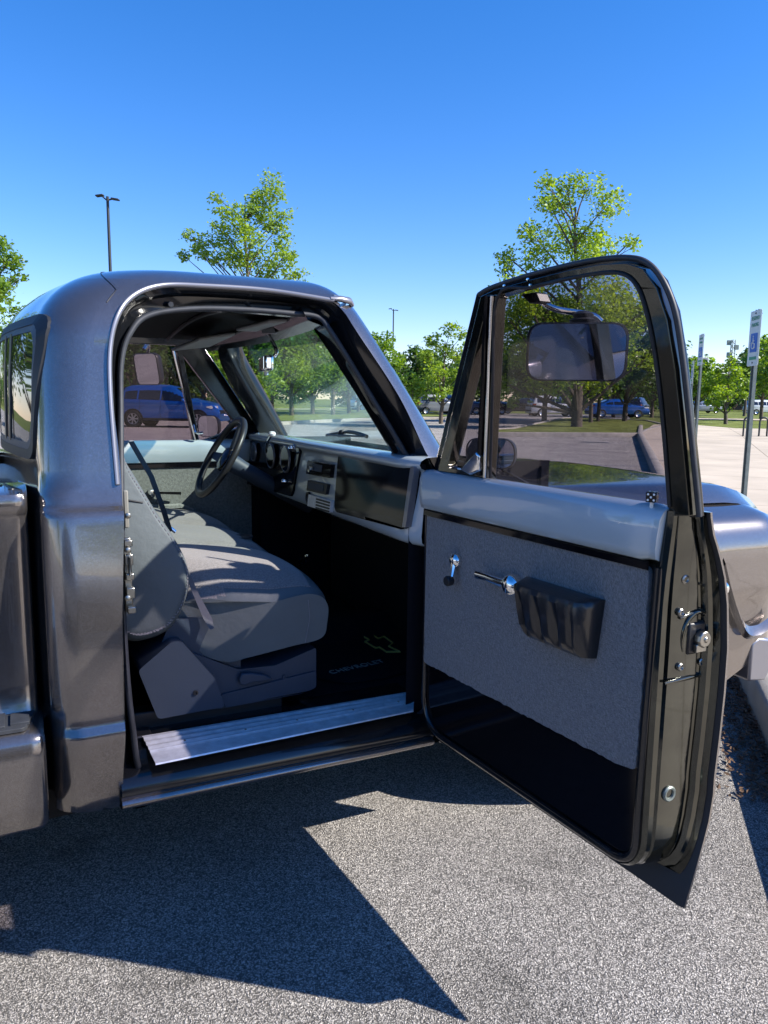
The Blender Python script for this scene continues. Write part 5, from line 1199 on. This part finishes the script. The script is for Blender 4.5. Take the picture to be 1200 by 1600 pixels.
mat('white_car_paint', (.7, .7, .68), .25, 0, 1); mat('black_car_paint', (.012, .012, .015), .2, 0, 1); mat('grey_car_paint', (.16, .18, .21), .28, .4, 1); mat('dark_blue_car_paint', (.012, .04, .14), .25, .3, 1)
FV = atan2(RGT.y, RGT.x)
car('parked_car', at_depth(270, 30), FV + radians(-4), 'bright blue compact SUV parked side-on, seen through the driver window', 'blue_car_paint')
car('parked_car', Vector((-1.05, -1.75, 0)), radians(4), 'silver crossover parked behind the photographer, mirrored in the big door mirror', 'silver_car_paint')
GP = 'cars far across the parking lot'
for px, dp, rz, lab, m_, k in ((758, 66, 180, 'black saloon seen through the quarter light and front of the door glass', 'black_car_paint', 'sedan'), (866, 60, 8, 'white crossover below the large door mirror', 'white_car_paint', 'suv'), (818, 70, 170, 'dark car left of the white crossover in the door glass', 'black_car_paint', 'sedan'),
        (965, 58, 0, 'bright blue saloon right of the tree trunk in the door glass', 'blue_car_paint', 'sedan'), (996, 70, 60, 'dark blue car end-on behind the blue saloon', 'dark_blue_car_paint', 'suv'), (682, 62, 20, 'grey SUV parked under the slender tree', 'grey_car_paint', 'suv'), (722, 64, -10, 'dark blue car at the front edge of the open door', 'dark_blue_car_paint', 'suv'),
        (577, 78, 30, 'white vehicle in the lower right of the windshield', 'white_car_paint', 'suv'), (1196, 84, 0, 'white car on the far side of the lawn at the right edge', 'white_car_paint', 'suv'), (1098, 92, 10, 'grey car far beyond the lawn right of the door frame', 'grey_car_paint', 'sedan')):
    car('distant_car', at_depth(px, dp), FV + radians(rz), lab, m_, k, GP, True)

# ------------------------------------------------------------------ lamp posts, signs, bike rack, mast, building
def lamp_post(px, depth, h, label, heads=2):
    p = at_depth(px, depth); root = empty('lamp_post', p, FV); tag(root, label, 'lamp post', 'parking lot lamp posts')
    b = MB(); b.tube([(0, 0, 0), (0, 0, h * .5), (0, 0, h)], [.075, .065, .055], 10); b.tube([(0, 0, 0), (0, 0, .7)], .25, 12); b.build('pole', M['pole_dark'], root, 50)
    b = MB(); b.tube([(-.2, 0, h + .0), (-.06, 0, h - .12), (.06, 0, h - .12), (.2, 0, h - .09)], .03, 6); b.build('bracket', M['pole_dark'], root)
    for s in (-1, 1):
        b = MB(); b.box((s * .30, 0, h + (.03 if s < 0 else -.10)), (.30, .24, .06), Matrix.Rotation(radians(8 * s), 3, 'Y')); b.build('lamp_head', M['pole_dark'], root, 30, bevel=.02)
def zpx(py, px, depth): return CAMZ - (py - 617 - .0123 * px) * depth / FPX
lamp_post(180, 31, zpx(322, 180, 31) - .3, 'tall black twin-headed lamp post above the cab roof')
lamp_post(613, 72, zpx(487, 613, 72) - .3, 'thin distant lamp post between the windshield pillar and the slender tree')
def sign(px, depth, top, bot, label, wd=.305, face=(-.86, .51)):
    p = at_depth(px, depth); p.z += .12; n = Vector((face[0], face[1], 0)).normalized(); a = Vector((-n.y, n.x, 0)) * -1
    ang = atan2(n.y, n.x) + pi / 2
    root = empty('parking_sign', p, ang); tag(root, label, 'sign', 'blue disabled parking signs')      # local -Y is the face
    zt_, zb_ = top - p.z, bot - p.z; H_ = zt_ - zb_
    b = MB(); L = [(-.045, 0), (-.03, 0), (-.03, .03), (.03, .03), (.03, 0), (.045, 0), (.045, .006), (.036, .006), (.036, .038), (-.036, .038), (-.036, .006), (-.045, .006)]
    b.loft([[Vector((x, y, z)) for x, y in L] for z in (-.2, zt_ + .01)], True, True); b.build('post', M['galv'], root, 20)
    zm = zb_ + H_ * .25
    b = MB(); b.prism([round_poly([(-wd / 2, zb_ + .0), (wd / 2, zb_ + .0), (wd / 2, zt_), (-wd / 2, zt_)], .02, 3)], lambda x, z: Vector((x, -.006, z)), lambda x, z: Vector((x, -.001, z))); pn = b.build('sign_panel', M['sign_white'], root, 20)
    b = MB(); zc = zb_ + H_ * .42; q = wd * .30; b.prism([round_poly([(-q, zc - q * 1.1), (q, zc - q * 1.1), (q, zc + q * 1.1), (-q, zc + q * 1.1)], .01, 2)], lambda x, z: Vector((x, -.010, z)), lambda x, z: Vector((x, -.005, z))); b.build('blue_square', M['sign_blue'], pn, 20)
    b = MB(); s = q / .1   # wheelchair symbol
    cy = zc - .025 * s; b.tube([Vector((.045 * s * cos(t_) - .005 * s, -.012, cy + .045 * s * sin(t_))) for t_ in [pi * .75 + i * pi * 1.35 / 14 for i in range(15)]], .007 * s, 5)
    b.tube([Vector((-.012 * s, -.012, zc + .055 * s)), Vector((-.008 * s, -.012, zc - .01 * s)), Vector((.03 * s, -.012, zc - .01 * s)), Vector((.05 * s, -.012, zc - .06 * s)), Vector((.062 * s, -.012, zc - .055 * s))], .008 * s, 5)
    b.tube([Vector((-.01 * s, -.012, zc + .022 * s)), Vector((.025 * s, -.012, zc + .022 * s))], .006 * s, 5)
    b.lathe(Vector((-.013 * s, -.010, zc + .073 * s)), (0, -1, 0), [(0, .012 * s), (.004, .012 * s), (.004, 0)], 10); b.build('wheelchair_symbol', M['sign_white'], pn)
    b = MB(); b.box((0, -.008, zb_ + H_ * .14), (wd * .62, .004, H_ * .055)); b.build('green_bar', M['sign_green'], pn)
    for k, tx in enumerate(('RESERVED', 'PARKING')):
        fc = bpy.data.curves.new('lettering', 'FONT'); fc.body = tx; fc.size = .058; fc.align_x = 'CENTER'; fc.extrude = .001
        fo_ = bpy.data.objects.new('tmp', fc); COL.objects.link(fo_); me = bpy.data.meshes.new_from_object(fo_.evaluated_get(bpy.context.evaluated_depsgraph_get())); bpy.data.objects.remove(fo_)
        me.transform(Matrix.Translation((0, -.0075, zt_ - H_ * (.17 + .12 * k))) @ Matrix.Rotation(pi / 2, 4, 'X') @ Matrix.Diagonal((.8, 1.0, 1, 1))); me.materials.clear(); me.materials.append(M['sign_green'])
        o = bpy.data.objects.new('lettering', me); COL.objects.link(o); put(o, pn)
    for z in (zt_ - .03, zb_ + .035):
        b = MB(); b.lathe((0, -.006, z), (0, -1, 0), [(0, .010), (.006, .009), (.007, 0)], 8); b.tube([(0, -.006, z), (0, .06, z)], .005, 6); b.build('bolt', M['pole_dark'], root)
sign(1172, 8.4, zpx(489, 1180, 8.4), zpx(573, 1172, 8.4), 'nearest white and blue disabled parking sign on a grey post at the right edge')
sign(1090, 15.6, zpx(525, 1092, 15.6), zpx(572, 1088, 15.6), 'second white and blue disabled parking sign, just right of the door frame', wd=.30)
sign(1079, 22.5, zpx(566, 1077, 22.5), zpx(600, 1077, 22.5), 'farthest parking sign, edge-on and half hidden by the door frame', face=(-.78, .62))
bp = at_depth(1183, 25); root = empty('bike_rack', bp, FV); tag(root, 'black wave-shaped bicycle rack on the edge of the concrete plaza', 'bike rack')
wv = []
for i in range(4):
    x0 = -.36 + i * .52
    for k in range(9): a = pi - pi * k / 8; wv.append(Vector((x0 + .13 + .13 * cos(a), 0, .62 + .13 * sin(a))))
    if i < 3:
        for k in range(9): a = pi + pi * k / 8; wv.append(Vector((x0 + .39 + .13 * cos(a), 0, .17 + .13 * sin(a))))
wv = [Vector((-.36, 0, -.05))] + wv + [Vector((wv[-1].x, 0, -.05))]
b = MB(); b.tube(wv, .03, 8, up=(0, 1, 0)); b.build('rack_tube', M['pole_dark'], root, 60)
b = MB(); b.box((-.36, 0, .01), (.16, .12, .02)); b.box((wv[-1].x, 0, .01), (.16, .12, .02)); b.build('foot_plate', M['pole_dark'], root)
p = at_depth(1139, 260); root = empty('radio_mast', p, FV); tag(root, 'distant lattice radio mast above the small lawn tree', 'radio mast'); hm_ = zpx(533, 1139, 260) - p.z
b = MB()
for i in range(3):
    a = i * 2 * pi / 3; b.tube([(1.2 * cos(a), 1.2 * sin(a), 0), (.7 * cos(a), .7 * sin(a), hm_)], .16, 5)
for k in range(14):
    for i in range(3):
        a = i * 2 * pi / 3; c = (i + 1) * 2 * pi / 3; z = hm_ * k / 14; r = 1.2 - .5 * k / 14; b.tube([(r * cos(a), r * sin(a), z), (r * cos(c), r * sin(c), z + hm_ / 14)], .09, 4)
b.build('lattice', M['galv'], root)
b = MB()
for dx, dz in ((-1.3, -1), (1.2, -2.5), (-1.1, -5)): b.box((dx, 0, hm_ + dz), (1.4, .8, 1.6))
b.build('antenna', M['galv'], root, bevel=.05)
p = at_depth(1112, 150); root = empty('school_building', p, FV); tag(root, 'brown building with a grey block on its roof behind the trees right of the door', 'building')
b = MB(); b.box((0, 4, 3.3), (16, 9, 6.6)); b.build('wall', M['brick'], root); b = MB(); b.box((0, 4, 6.75), (16.6, 9.6, .3)); b.build('roof', M['grey_wall'], root)
b = MB(); b.box((-1.9, 4, 7.0), (3.4, 3.4, zpx(563, 1102, 150) - 3.6)); b.build('roof_block', M['grey_wall'], root, bevel=.1)
for i in range(6):
    for z in (1.6, 4.6):
        b = MB(); b.box((-6.2 + i * 2.5, -.52, z), (1.3, .06, 1.5)); b.build('window', M['dark_window'], root)
# dry leaves and twigs blown against the kerb
mat('litter', (.12, .07, .04), .9, vary=(8, .5)); v = []; f = []; rg = random.Random(2)
for i in range(3500):
    t = rg.uniform(-.9, 3.2); o_ = abs(rg.gauss(0, .10)) + .10; d = Vector((.68, .733)); n_ = Vector((-.733, .68)); c = Vector(K1) + d * t + n_ * o_
    s = rg.uniform(.003, .009); a = rg.uniform(0, 6.28); z = .004 + rg.random() * .02; l_ = s * rg.uniform(1, 3)
    q = [(cos(a) * l_, sin(a) * l_), (-sin(a) * s, cos(a) * s), (-cos(a) * l_, -sin(a) * l_), (sin(a) * s, -cos(a) * s)]
    k = len(v); v += [(c.x + x, c.y + y, z + rg.uniform(0, .012)) for x, y in q]; f.append((k, k + 1, k + 2, k + 3))
for i in range(0):
    cx, cy = 1.75 + rg.gauss(0, .22), 1.45 + rg.gauss(0, .22); s = rg.uniform(.002, .006); a = rg.uniform(0, 6.28); k = len(v); l_ = s * rg.uniform(1, 3)
    v += [(cx + cos(a) * l_, cy + sin(a) * l_, .006), (cx - sin(a) * s, cy + cos(a) * s, .012), (cx - cos(a) * l_, cy - sin(a) * l_, .006), (cx + sin(a) * s, cy - cos(a) * s, .005)]; f.append((k, k + 1, k + 2, k + 3))
b = MB(); b.v = v; b.f = f; b.m = [0] * len(f); lt_ = b.build('leaf_litter', M['litter'], None, 0, merge=False, fixn=False); tag(lt_, kind='stuff', label='dry leaves and twigs gathered along the kerb')
